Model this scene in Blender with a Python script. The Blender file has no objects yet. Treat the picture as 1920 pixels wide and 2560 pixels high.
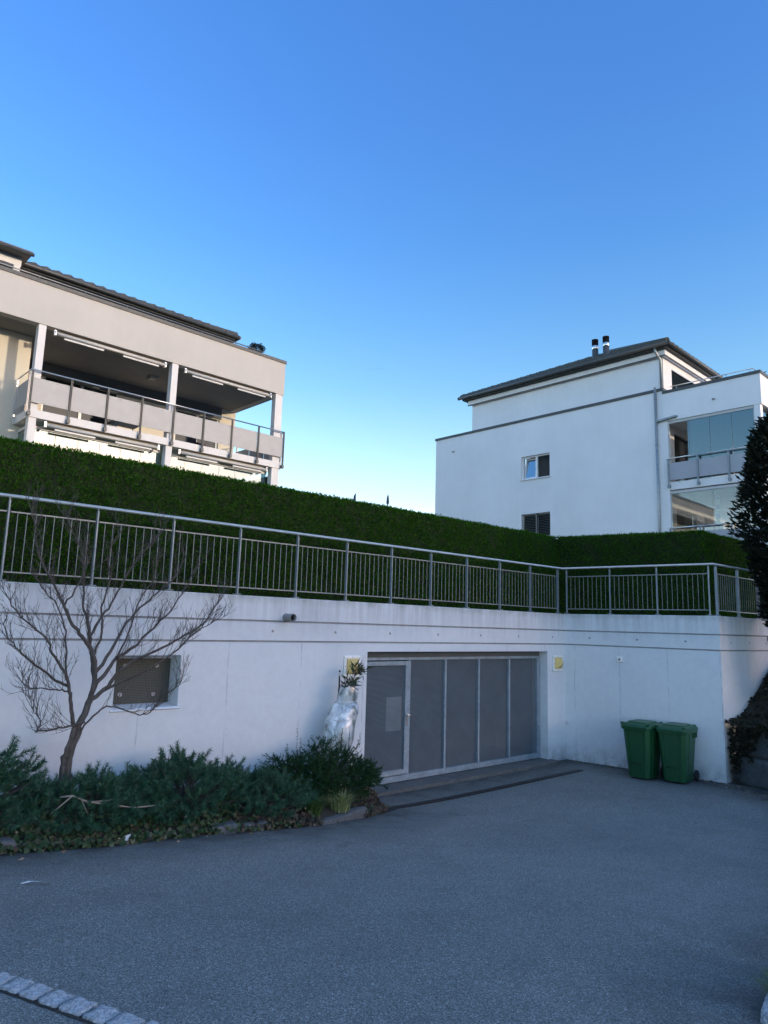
import bpy, math, random
import numpy as np
from mathutils import Vector, Matrix

rad = math.radians
sc = bpy.context.scene
COL = sc.collection
rng = np.random.default_rng(7)
random.seed(7)

# ------------------------------------------------------------------ camera
cam_d = bpy.data.cameras.new('camera')
cam = bpy.data.objects.new('camera', cam_d)
COL.objects.link(cam)
sc.camera = cam
cam_d.sensor_fit = 'VERTICAL'
cam_d.sensor_height = 24.0
cam_d.lens = 24.0 * 1759.42 / 2560.0
cam_d.clip_start = 0.05
cam_d.clip_end = 6000
CAM_Z = 2.72
_yaw, _pit, _rol = rad(41.769), rad(9.224), rad(1.697)
_f = Vector((math.sin(_yaw) * math.cos(_pit), math.cos(_yaw) * math.cos(_pit), math.sin(_pit)))
_r = Vector((math.cos(_yaw), -math.sin(_yaw), 0))
_u = _r.cross(_f)
_r2 = _r * math.cos(_rol) + _u * math.sin(_rol)
_u2 = -_r * math.sin(_rol) + _u * math.cos(_rol)
cam.matrix_world = Matrix(((_r2.x, _u2.x, -_f.x, 0), (_r2.y, _u2.y, -_f.y, 0), (_r2.z, _u2.z, -_f.z, CAM_Z), (0, 0, 0, 1)))

# ------------------------------------------------------------------ sky, sun, exposure
SUN_AZ, SUN_EL = 160.0, 6.5            # azimuth from +Y towards +X
world = bpy.data.worlds.new('World')
sc.world = world
world.use_nodes = True
wn = world.node_tree
sky = wn.nodes.new('ShaderNodeTexSky')
sky.sky_type = 'NISHITA'
sky.sun_disc = False
sky.sun_elevation = rad(SUN_EL)
sky.sun_rotation = rad(SUN_AZ)
sky.ozone_density = 4.0
sky.dust_density = 0.6
sky.air_density = 1.0
# sky tint by height; zenith and hidden horizon lifted as added fill light
tc = wn.nodes.new('ShaderNodeTexCoord')
sxyz = wn.nodes.new('ShaderNodeSeparateXYZ')
wn.links.new(tc.outputs['Generated'], sxyz.inputs[0])
band = wn.nodes.new('ShaderNodeValToRGB')
wn.links.new(sxyz.outputs[2], band.inputs[0])
BAND = [(0.0, (3.32, 3.67, 6.0)), (0.105, (2.76, 1.67, 1.37)), (0.174, (1.68, 0.99, 0.71)), (0.242, (1.37, 0.92, 0.67)), (0.326, (0.94, 0.79, 0.65)), (0.407, (0.74, 0.72, 0.69)), (0.5, (0.59, 0.66, 0.73)), (0.616, (0.54, 0.63, 0.77)), (0.719, (0.52, 0.64, 0.8)), (0.866, (2.37, 1.5, 1.18)), (0.985, (4.43, 2.26, 1.42))]
for i, (p_, c_) in enumerate(BAND):
    if i > 1: band.color_ramp.elements.new(p_)
    band.color_ramp.elements[i].position = p_
    band.color_ramp.elements[i].color = (*c_, 1)
tint = wn.nodes.new('ShaderNodeMix')
tint.data_type = 'RGBA'
tint.blend_type = 'MULTIPLY'
tint.inputs[0].default_value = 1.0
wn.links.new(sky.outputs[0], tint.inputs[6])
wn.links.new(band.outputs[0], tint.inputs[7])
wn.links.new(tint.outputs[2], wn.nodes['Background'].inputs[0])
wn.nodes['Background'].inputs[1].default_value = 0.12

sun_d = bpy.data.lights.new('sun', 'SUN')
sun_d.energy = 0.36
sun_d.angle = rad(0.8)
sun_d.color = (1.0, 0.84, 0.63)
sun = bpy.data.objects.new('sun', sun_d)
COL.objects.link(sun)
_s = Vector((math.sin(rad(SUN_AZ)) * math.cos(rad(SUN_EL)), math.cos(rad(SUN_AZ)) * math.cos(rad(SUN_EL)), math.sin(rad(SUN_EL))))
sun.rotation_euler = _s.to_track_quat('Z', 'Y').to_euler()
sun.location = (0, -20, 30)

sc.view_settings.view_transform = 'Standard'
sc.view_settings.look = 'None'
sc.view_settings.exposure = 2.72
sc.view_settings.gamma = 1.0
sc.cycles.max_bounces = 6
sc.cycles.transparent_max_bounces = 12

# ------------------------------------------------------------------ helpers: objects
def tag(o, label=None, cat=None, group=None, kind=None):
    if label: o['label'] = label
    if cat: o['category'] = cat
    if group: o['group'] = group
    if kind: o['kind'] = kind
    return o

def empty(name, loc=(0, 0, 0), rz=0.0, parent=None):
    o = bpy.data.objects.new(name, None)
    o.empty_display_size = 0.2
    COL.objects.link(o)
    o.location = loc
    o.rotation_euler = (0, 0, rz)
    if parent: o.parent = parent
    return o

def copy_tree(o, parent=None):
    c = o.copy()
    COL.objects.link(c)
    c.parent = parent
    for ch in list(o.children):
        copy_tree(ch, c)
    return c

def link_mesh(name, me, mats, parent=None, smooth=False):
    if not isinstance(mats, (list, tuple)): mats = [mats]
    for m in mats: me.materials.append(m)
    if smooth:
        me.polygons.foreach_set('use_smooth', [True] * len(me.polygons))
    o = bpy.data.objects.new(name, me)
    COL.objects.link(o)
    if parent: o.parent = parent
    return o

class MB:
    """collects boxes, tubes, prisms and quads and links them as one mesh"""
    def __init__(s):
        s.v = []; s.f = []; s.m = []; s.sm = []
    def add(s, vs, fs, mi=0, smooth=False):
        n = len(s.v)
        s.v += [tuple(p) for p in vs]
        for f in fs:
            s.f.append(tuple(i + n for i in f)); s.m.append(mi); s.sm.append(smooth)
        return s
    def box(s, x0, x1, y0, y1, z0, z1, mi=0, M=None):
        vs = [Vector(p) for p in ((x0, y0, z0), (x1, y0, z0), (x1, y1, z0), (x0, y1, z0), (x0, y0, z1), (x1, y0, z1), (x1, y1, z1), (x0, y1, z1))]
        if M is not None: vs = [M @ p for p in vs]
        return s.add(vs, [(0, 3, 2, 1), (4, 5, 6, 7), (0, 1, 5, 4), (1, 2, 6, 5), (2, 3, 7, 6), (3, 0, 4, 7)], mi)
    def quad(s, a, b, c, d, mi=0):
        return s.add([a, b, c, d], [(0, 1, 2, 3)], mi)
    def tube(s, pts, r, n=8, mi=0, cap=True, smooth=True):
        pts = [Vector(p) for p in pts]
        rs = r if isinstance(r, (list, tuple)) else [r] * len(pts)
        base = len(s.v)
        up = None
        for i, p in enumerate(pts):
            if i == 0: d = pts[1] - pts[0]
            elif i == len(pts) - 1: d = pts[-1] - pts[-2]
            else: d = (pts[i + 1] - pts[i]).normalized() + (pts[i] - pts[i - 1]).normalized()
            if d.length < 1e-9: d = Vector((0, 0, 1))
            d.normalize()
            if up is None:
                up = Vector((0, 0, 1)) if abs(d.z) < 0.9 else Vector((1, 0, 0))
            a = d.cross(up)
            if a.length < 1e-6: a = d.cross(Vector((0.3, 1, 0.2)))
            a.normalize()
            b = a.cross(d).normalized()
            up = b
            for k in range(n):
                t = 2 * math.pi * k / n
                s.v.append(tuple(p + (a * math.cos(t) + b * math.sin(t)) * rs[i]))
        for i in range(len(pts) - 1):
            for k in range(n):
                k2 = (k + 1) % n
                s.f.append((base + i * n + k, base + i * n + k2, base + (i + 1) * n + k2, base + (i + 1) * n + k))
                s.m.append(mi); s.sm.append(smooth)
        if cap:
            s.f.append(tuple(base + k for k in range(n))[::-1]); s.m.append(mi); s.sm.append(False)
            e = base + (len(pts) - 1) * n
            s.f.append(tuple(e + k for k in range(n))); s.m.append(mi); s.sm.append(False)
        return s
    def lathe(s, prof, c=(0, 0, 0), n=24, mi=0, M=None, smooth=True):
        base = len(s.v)
        for (r, z) in prof:
            for k in range(n):
                t = 2 * math.pi * k / n
                p = Vector((r * math.cos(t), r * math.sin(t), z))
                if M is not None: p = M @ p
                s.v.append(tuple(p + Vector(c)))
        for i in range(len(prof) - 1):
            for k in range(n):
                k2 = (k + 1) % n
                s.f.append((base + i * n + k, base + i * n + k2, base + (i + 1) * n + k2, base + (i + 1) * n + k))
                s.m.append(mi); s.sm.append(smooth)
        return s
    def prism(s, poly, axis_vec, mi=0):
        """poly: 3d points of one end, extruded along axis_vec"""
        n = len(poly)
        av = Vector(axis_vec)
        vs = [Vector(p) for p in poly] + [Vector(p) + av for p in poly]
        fs = [tuple(range(n))[::-1], tuple(range(n, 2 * n))]
        for i in range(n):
            j = (i + 1) % n
            fs.append((i, j, n + j, n + i))
        return s.add(vs, fs, mi)
    def build(s, name, mats, parent=None, bevel=0.0, fix=True):
        me = bpy.data.meshes.new(name)
        me.from_pydata(s.v, [], s.f)
        if not isinstance(mats, (list, tuple)): mats = [mats]
        for m in mats: me.materials.append(m)
        me.polygons.foreach_set('material_index', s.m)
        me.polygons.foreach_set('use_smooth', s.sm)
        if fix:
            import bmesh
            bm = bmesh.new(); bm.from_mesh(me)
            bmesh.ops.recalc_face_normals(bm, faces=bm.faces)
            bm.to_mesh(me); bm.free()
        me.update()
        o = bpy.data.objects.new(name, me)
        COL.objects.link(o)
        if parent: o.parent = parent
        if bevel > 0:
            b = o.modifiers.new('bevel', 'BEVEL')
            b.width = bevel; b.segments = 2; b.limit_method = 'ANGLE'; b.angle_limit = rad(40)
        return o

def np_mesh(name, V, F, mats, parent=None, smooth=False, mi=None):
    """V (N,3) array, F (M,k) array of equal-size polygons"""
    V = np.asarray(V, dtype=np.float32); F = np.asarray(F, dtype=np.int32)
    me = bpy.data.meshes.new(name)
    k = F.shape[1]
    me.vertices.add(len(V)); me.vertices.foreach_set('co', V.ravel())
    me.loops.add(F.size); me.loops.foreach_set('vertex_index', F.ravel())
    me.polygons.add(len(F))
    me.polygons.foreach_set('loop_start', np.arange(0, F.size, k, dtype=np.int32))
    me.polygons.foreach_set('loop_total', np.full(len(F), k, dtype=np.int32))
    if mi is not None: me.polygons.foreach_set('material_index', np.asarray(mi, dtype=np.int32))
    me.update(calc_edges=True)
    me.validate()
    return link_mesh(name, me, mats, parent, smooth)

def unit(a):
    return a / np.maximum(np.linalg.norm(a, axis=-1, keepdims=True), 1e-9)

def leaf_geo(C, D, S, L, W, fold=0.25, bend=0.0):
    """rhomb leaves: base C, axis D, side S -> verts (N*4,3), quads"""
    L = np.asarray(L)[:, None]; W = np.asarray(W)[:, None]
    D = unit(D); S = unit(S - D * (S * D).sum(1, keepdims=True)); Nn = np.cross(D, S)
    V = np.stack([C, C + D * L * .45 + S * W * .5 + Nn * W * fold, C + D * L - Nn * L * bend, C + D * L * .45 - S * W * .5 + Nn * W * fold], 1)
    n = len(C)
    F = np.arange(n * 4).reshape(n, 4)
    return V.reshape(-1, 3), F

def merge(parts):
    Vs, Fs, o = [], [], 0
    for V, F in parts:
        Vs.append(V); Fs.append(F + o); o += len(V)
    return np.concatenate(Vs), np.concatenate(Fs)

def rand_unit(n):
    return unit(rng.normal(size=(n, 3)))

# ------------------------------------------------------------------ helpers: materials
def new_mat(name):
    m = bpy.data.materials.new(name); m.use_nodes = True
    return m, m.node_tree, m.node_tree.nodes['Principled BSDF']

def N(nt, typ, **kw):
    n = nt.nodes.new(typ)
    for k, v in kw.items(): setattr(n, k, v)
    return n

def coords(nt, scale=(1, 1, 1), gen='Object'):
    t = N(nt, 'ShaderNodeTexCoord'); mp = N(nt, 'ShaderNodeMapping')
    mp.inputs['Scale'].default_value = scale
    nt.links.new(t.outputs[gen], mp.inputs[0])
    return mp.outputs[0]

def noise(nt, vec, scale, detail=4, rough=.55, dist=0.0):
    n = N(nt, 'ShaderNodeTexNoise')
    n.inputs['Scale'].default_value = scale; n.inputs['Detail'].default_value = detail
    n.inputs['Roughness'].default_value = rough; n.inputs['Distortion'].default_value = dist
    nt.links.new(vec, n.inputs['Vector'])
    return n.outputs['Fac']

def ramp(nt, fac, stops, interp='LINEAR'):
    r = N(nt, 'ShaderNodeValToRGB'); r.color_ramp.interpolation = interp
    e = r.color_ramp.elements
    while len(e) < len(stops): e.new(0.5)
    for i, (p, c) in enumerate(stops):
        e[i].position = p
        e[i].color = (c, c, c, 1) if not isinstance(c, (tuple, list)) else (*c, 1)
    nt.links.new(fac, r.inputs[0])
    return r.outputs[0]

def mix(nt, a, b, fac=0.5, mode='MIX'):
    m = N(nt, 'ShaderNodeMix'); m.data_type = 'RGBA'; m.blend_type = mode
    for sock, v in ((m.inputs[0], fac), (m.inputs[6], a), (m.inputs[7], b)):
        if isinstance(v, bpy.types.NodeSocket): nt.links.new(v, sock)
        elif isinstance(v, (tuple, list)): sock.default_value = (*v[:3], 1)
        else: sock.default_value = v
    return m.outputs[2]

def math_n(nt, op, a, b=0.0, c=0.0):
    m = N(nt, 'ShaderNodeMath', operation=op)
    for i, v in enumerate((a, b, c)):
        if isinstance(v, bpy.types.NodeSocket): nt.links.new(v, m.inputs[i])
        else: m.inputs[i].default_value = v
    return m.outputs[0]

def bump(nt, bsdf, h, strength=.3, dist=.01):
    b = N(nt, 'ShaderNodeBump'); b.inputs['Strength'].default_value = strength; b.inputs['Distance'].default_value = dist
    nt.links.new(h, b.inputs['Height']); nt.links.new(b.outputs[0], bsdf.inputs['Normal'])

def simple(name, col, rough=.6, metal=0.0, var=.12, vs=6.0, bs=0.0, bscale=80, spec=None):
    m, nt, b = new_mat(name)
    v = coords(nt)
    n = noise(nt, v, vs, 6, .6)
    lo = tuple(c * (1 - var) for c in col); hi = tuple(min(1, c * (1 + var)) for c in col)
    nt.links.new(ramp(nt, n, [(.3, lo), (.7, hi)]), b.inputs['Base Color'])
    b.inputs['Roughness'].default_value = rough; b.inputs['Metallic'].default_value = metal
    if spec is not None: b.inputs['Specular IOR Level'].default_value = spec
    if bs: bump(nt, b, noise(nt, v, bscale, 3), bs, .004)
    return m

def leaf_mat(name, cols, rough=.5, trans=.25, spec=.3):
    m, nt, b = new_mat(name)
    g = N(nt, 'ShaderNodeNewGeometry')
    k = len(cols)
    c = ramp(nt, g.outputs['Random Per Island'], [(i / max(1, k - 1), cols[i]) for i in range(k)])
    nt.links.new(c, b.inputs['Base Color'])
    b.inputs['Roughness'].default_value = rough
    b.inputs['Specular IOR Level'].default_value = spec
    if trans:
        t = N(nt, 'ShaderNodeBsdfTranslucent'); nt.links.new(c, t.inputs[0])
        mx = N(nt, 'ShaderNodeMixShader'); mx.inputs[0].default_value = trans
        nt.links.new(b.outputs[0], mx.inputs[1]); nt.links.new(t.outputs[0], mx.inputs[2])
        nt.links.new(mx.outputs[0], nt.nodes['Material Output'].inputs[0])
    return m

def glass_mat(name, tintc, refl, rough=.0, gl_col=(.9, .95, .97)):
    m, nt, b = new_mat(name)
    nt.nodes.remove(b)
    tr = N(nt, 'ShaderNodeBsdfTransparent'); tr.inputs[0].default_value = (*tintc, 1)
    gl = N(nt, 'ShaderNodeBsdfGlossy'); gl.inputs['Roughness'].default_value = rough
    gl.inputs[0].default_value = (*gl_col, 1)
    fr = N(nt, 'ShaderNodeFresnel'); fr.inputs[0].default_value = 1.45
    fac = math_n(nt, 'MULTIPLY_ADD', fr.outputs[0], 1.0, refl)
    fac = math_n(nt, 'MINIMUM', fac, 1.0)
    mx = N(nt, 'ShaderNodeMixShader')
    nt.links.new(fac, mx.inputs[0]); nt.links.new(tr.outputs[0], mx.inputs[1]); nt.links.new(gl.outputs[0], mx.inputs[2])
    nt.links.new(mx.outputs[0], nt.nodes['Material Output'].inputs[0])
    return m

# ---- poured concrete with stains under the top edge, seams, pores
def concrete_mat():
    m, nt, b = new_mat('poured_concrete')
    v = coords(nt)
    n1 = noise(nt, v, .9, 8, .62)
    n2 = noise(nt, v, 9, 6, .7)
    base = ramp(nt, n1, [(.3, (.61, .635, .655)), (.5, (.66, .685, .70)), (.72, (.69, .71, .72))])
    base = mix(nt, base, ramp(nt, n2, [(.35, .90), (.6, 1.0)]), .55, 'MULTIPLY')
    # vertical wash streaks
    vs = coords(nt, (5.0, 5.0, .28))
    st = noise(nt, vs, 1.6, 6, .65)
    geo = N(nt, 'ShaderNodeNewGeometry'); sep = N(nt, 'ShaderNodeSeparateXYZ')
    nt.links.new(geo.outputs['Position'], sep.inputs[0])
    z = sep.outputs[2]
    topm = N(nt, 'ShaderNodeMapRange'); nt.links.new(z, topm.inputs[0])
    topm.inputs[1].default_value = 2.45; topm.inputs[2].default_value = 3.12
    stf = math_n(nt, 'MULTIPLY', ramp(nt, st, [(.36, 0.0), (.66, 1.0)]), topm.outputs[0])
    base = mix(nt, base, (.17, .18, .17), math_n(nt, 'MULTIPLY', stf, .42))
    # algae just under the arris
    ed = N(nt, 'ShaderNodeMapRange'); nt.links.new(z, ed.inputs[0])
    ed.inputs[1].default_value = 2.98; ed.inputs[2].default_value = 3.12
    edf = math_n(nt, 'MULTIPLY', ramp(nt, noise(nt, v, 3.2, 5, .7), [(.35, 0.0), (.65, 1.0)]), ed.outputs[0])
    base = mix(nt, base, (.22, .22, .17), math_n(nt, 'MULTIPLY', edf, .6))
    # dirt splash at the foot
    ft = N(nt, 'ShaderNodeMapRange'); nt.links.new(z, ft.inputs[0])
    ft.inputs[1].default_value = .38; ft.inputs[2].default_value = 0.0
    ftf = math_n(nt, 'MULTIPLY', ramp(nt, noise(nt, v, 5, 5, .7), [(.38, 0.0), (.62, 1.0)]), ft.outputs[0])
    base = mix(nt, base, (.17, .18, .18), math_n(nt, 'MULTIPLY', ftf, .65))
    # pores
    vo = N(nt, 'ShaderNodeTexVoronoi'); vo.inputs['Scale'].default_value = 7.0
    nt.links.new(v, vo.inputs['Vector'])
    pick = ramp(nt, vo.outputs['Color'], [(.78, 0.0), (.80, 1.0)])
    por = math_n(nt, 'MULTIPLY', ramp(nt, vo.outputs['Distance'], [(.045, 1.0), (.075, 0.0)]), pick)
    base = mix(nt, base, (.16, .17, .18), math_n(nt, 'MULTIPLY', por, .75))
    # hairline shutter seams every 1.27 m (both along x and y)
    for ax, per, off in ((0, 1.27, .36), (1, .98, .42)):
        wob = math_n(nt, 'MULTIPLY', noise(nt, v, 1.2, 2), .05)
        q = math_n(nt, 'ADD', sep.outputs[ax], wob)
        fr = math_n(nt, 'FRACT', math_n(nt, 'MULTIPLY_ADD', q, 1 / per, off))
        d = math_n(nt, 'ABSOLUTE', math_n(nt, 'SUBTRACT', fr, .5))
        ln = ramp(nt, d, [(.003, 1.0), (.011, 0.0)])
        brk = ramp(nt, noise(nt, v, 2.3, 4, .7), [(.42, 0.0), (.6, 1.0)])
        nrm = N(nt, 'ShaderNodeSeparateXYZ'); nt.links.new(geo.outputs['Normal'], nrm.inputs[0])
        side = math_n(nt, 'GREATER_THAN', math_n(nt, 'ABSOLUTE', nrm.outputs[1 - ax]), .7)
        low = math_n(nt, 'LESS_THAN', z, 2.42)
        f = math_n(nt, 'MULTIPLY', math_n(nt, 'MULTIPLY', ln, brk), math_n(nt, 'MULTIPLY', side, low))
        base = mix(nt, base, (.26, .28, .30), math_n(nt, 'MULTIPLY', f, .55))
    nt.links.new(base, b.inputs['Base Color'])
    b.inputs['Roughness'].default_value = .8
    b.inputs['Specular IOR Level'].default_value = .3
    h = math_n(nt, 'SUBTRACT', math_n(nt, 'MULTIPLY', n2, .25), por)
    bump(nt, b, h, .25, .006)
    return m

def asphalt_mat():
    m, nt, b = new_mat('asphalt')
    v = coords(nt)
    vo = N(nt, 'ShaderNodeTexVoronoi'); vo.inputs['Scale'].default_value = 165.0; nt.links.new(v, vo.inputs['Vector'])
    g = ramp(nt, vo.outputs['Color'], [(.2, (.090, .096, .092)), (.6, (.205, .218, .208)), (.86, (.31, .325, .31)), (.97, (.66, .68, .66))])
    g2 = ramp(nt, noise(nt, v, 60, 3, .7), [(.3, .55), (.7, 1.35)])
    c = mix(nt, g, g2, .6, 'MULTIPLY')
    big = ramp(nt, noise(nt, v, .35, 6, .6, .4), [(.3, .86), (.7, 1.07)])
    c = mix(nt, c, big, 1.0, 'MULTIPLY')
    # damp dark band along the far right foot and the bed edge
    c = mix(nt, c, ramp(nt, noise(nt, coords(nt, (1, 1, 1)), 1.7, 6, .7), [(.45, 1.0), (.62, .86)]), .8, 'MULTIPLY')
    at = N(nt, 'ShaderNodeAttribute'); at.attribute_name = 'dirt'
    dm = math_n(nt, 'MULTIPLY', at.outputs['Fac'], ramp(nt, noise(nt, v, 2.6, 6, .7), [(.3, .35), (.65, 1.15)]))
    c = mix(nt, c, (.030, .031, .031), math_n(nt, 'MINIMUM', math_n(nt, 'MULTIPLY', dm, .9), .85))
    # old oil drips and scuffs
    oil = ramp(nt, noise(nt, v, .9, 3, .5, .8), [(.66, 0.0), (.74, 1.0)])
    c = mix(nt, c, (.05, .05, .05), math_n(nt, 'MULTIPLY', oil, .35))
    nt.links.new(c, b.inputs['Base Color'])
    b.inputs['Roughness'].default_value = .82
    b.inputs['Specular IOR Level'].default_value = .35
    bump(nt, b, vo.outputs['Distance'], .6, .006)
    return m

def perforated_mat(name, col, pitch=.023, hole=.0076, open_=True):
    """steel sheet with a triangular grid of round holes (sheet lies in the xz plane)"""
    m, nt, b = new_mat(name)
    t = N(nt, 'ShaderNodeTexCoord'); sep = N(nt, 'ShaderNodeSeparateXYZ'); nt.links.new(t.outputs['Object'], sep.inputs[0])
    x, z = sep.outputs[0], sep.outputs[2]
    rowh = pitch * .866
    def grid(ox, oz):
        fx = math_n(nt, 'SUBTRACT', math_n(nt, 'FRACT', math_n(nt, 'MULTIPLY_ADD', x, 1 / pitch, ox)), .5)
        fz = math_n(nt, 'SUBTRACT', math_n(nt, 'FRACT', math_n(nt, 'MULTIPLY_ADD', z, 1 / (2 * rowh), oz)), .5)
        dx = math_n(nt, 'MULTIPLY', fx, pitch); dz = math_n(nt, 'MULTIPLY', fz, 2 * rowh)
        return math_n(nt, 'SQRT', math_n(nt, 'ADD', math_n(nt, 'MULTIPLY', dx, dx), math_n(nt, 'MULTIPLY', dz, dz)))
    d = math_n(nt, 'MINIMUM', grid(100, 100), grid(100.5, 100.5))
    h = math_n(nt, 'LESS_THAN', d, hole)
    n = noise(nt, coords(nt), 3, 5)
    nt.links.new(ramp(nt, n, [(.3, tuple(c * .85 for c in col)), (.7, tuple(c * 1.1 for c in col))]), b.inputs['Base Color'])
    b.inputs['Metallic'].default_value = .0; b.inputs['Roughness'].default_value = .6; b.inputs['Specular IOR Level'].default_value = .25
    tr = N(nt, 'ShaderNodeBsdfTransparent')
    mx = N(nt, 'ShaderNodeMixShader')
    nt.links.new(h, mx.inputs[0]); nt.links.new(b.outputs[0], mx.inputs[1]); nt.links.new(tr.outputs[0], mx.inputs[2])
    nt.links.new(mx.outputs[0], nt.nodes['Material Output'].inputs[0])
    return m

def galv_mat():
    m, nt, b = new_mat('galvanised_steel')
    v = coords(nt)
    vo = N(nt, 'ShaderNodeTexVoronoi'); vo.inputs['Scale'].default_value = 38; nt.links.new(v, vo.inputs['Vector'])
    n = noise(nt, v, 5, 6, .7)
    c = mix(nt, ramp(nt, vo.outputs['Color'], [(.2, (.235, .30, .35)), (.8, (.29, .365, .42))]), ramp(nt, n, [(.35, .75), (.65, 1.1)]), .8, 'MULTIPLY')
    nt.links.new(c, b.inputs['Base Color'])
    b.inputs['Metallic'].default_value = .25; b.inputs['Roughness'].default_value = .5
    return m

def plaster_mat(name, col, var=.05):
    m, nt, b = new_mat(name)
    v = coords(nt)
    n = noise(nt, v, .5, 6, .6); g = noise(nt, v, 55, 3, .6)
    c = ramp(nt, n, [(.3, tuple(k * (1 - var) for k in col)), (.7, tuple(k * (1 + var) for k in col))])
    c = mix(nt, c, ramp(nt, g, [(.3, .84), (.65, 1.0)]), .8, 'MULTIPLY')
    st = ramp(nt, noise(nt, coords(nt, (3, 3, .18)), 1.5, 5, .6), [(.35, .975), (.6, 1.0)])
    c = mix(nt, c, st, .8, 'MULTIPLY')
    nt.links.new(c, b.inputs['Base Color'])
    b.inputs['Roughness'].default_value = .9; b.inputs['Specular IOR Level'].default_value = .2
    bump(nt, b, g, .35, .006)
    return m

def stone_mat(name, col, sc_=18):
    m, nt, b = new_mat(name)
    v = coords(nt)
    vo = N(nt, 'ShaderNodeTexVoronoi'); vo.inputs['Scale'].default_value = 120; nt.links.new(v, vo.inputs['Vector'])
    sp = ramp(nt, vo.outputs['Color'], [(.15, .55), (.5, 1.0), (.9, 1.45)])
    n = ramp(nt, noise(nt, v, sc_, 6, .7), [(.3, tuple(k * .65 for k in col)), (.7, tuple(k * 1.2 for k in col))])
    nt.links.new(mix(nt, n, sp, .8, 'MULTIPLY'), b.inputs['Base Color'])
    b.inputs['Roughness'].default_value = .8
    bump(nt, b, noise(nt, v, 26, 6, .7), .7, .02)
    return m

def bark_mat():
    m, nt, b = new_mat('bark')
    v = coords(nt, (1, 1, .25))
    n = noise(nt, v, 45, 6, .7)
    nt.links.new(ramp(nt, n, [(.3, (.04, .034, .029)), (.55, (.085, .073, .063)), (.75, (.15, .132, .115))]), b.inputs['Base Color'])
    b.inputs['Roughness'].default_value = .85
    bump(nt, b, n, .7, .01)
    return m

def wrap_mat():
    m, nt, b = new_mat('clear_bubble_wrap')
    v = coords(nt)
    n1 = noise(nt, coords(nt, (1, 1, .55)), 5.5, 4, .55, .9); n2 = noise(nt, coords(nt, (1, 1, .22)), 22, 3, .5)
    nt.links.new(ramp(nt, n1, [(.36, (.16, .19, .18)), (.48, (.50, .54, .55)), (.62, (.88, .90, .92))]), b.inputs['Base Color'])
    b.inputs['Roughness'].default_value = .34
    b.inputs['Metallic'].default_value = .12
    b.inputs['Coat Weight'].default_value = .8
    b.inputs['Coat Roughness'].default_value = .1
    bump(nt, b, math_n(nt, 'ADD', n1, math_n(nt, 'MULTIPLY', n2, .45)), .5, .03)
    tr = N(nt, 'ShaderNodeBsdfTransparent'); tr.inputs[0].default_value = (.85, .9, .9, 1)
    mx = N(nt, 'ShaderNodeMixShader'); mx.inputs[0].default_value = .14
    nt.links.new(b.outputs[0], mx.inputs[1]); nt.links.new(tr.outputs[0], mx.inputs[2])
    nt.links.new(mx.outputs[0], nt.nodes['Material Output'].inputs[0])
    return m

def mesh_screen_mat():
    """expanded grey-green insulation board behind a square wire mesh"""
    m, nt, b = new_mat('wire_mesh_board')
    t = N(nt, 'ShaderNodeTexCoord'); sep = N(nt, 'ShaderNodeSeparateXYZ'); nt.links.new(t.outputs['Object'], sep.inputs[0])
    k = None
    for ax in (0, 2):
        f = math_n(nt, 'ABSOLUTE', math_n(nt, 'SUBTRACT', math_n(nt, 'FRACT', math_n(nt, 'MULTIPLY', sep.outputs[ax], 1 / .0215)), .5))
        l = math_n(nt, 'GREATER_THAN', f, .36)
        k = l if k is None else math_n(nt, 'MAXIMUM', k, l)
    n = ramp(nt, noise(nt, coords(nt), 14, 5), [(.3, (.022, .024, .020)), (.7, (.04, .043, .036))])
    c = mix(nt, n, (.105, .112, .092), k)
    nt.links.new(c, b.inputs['Base Color']); b.inputs['Roughness'].default_value = .7
    return m

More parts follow.
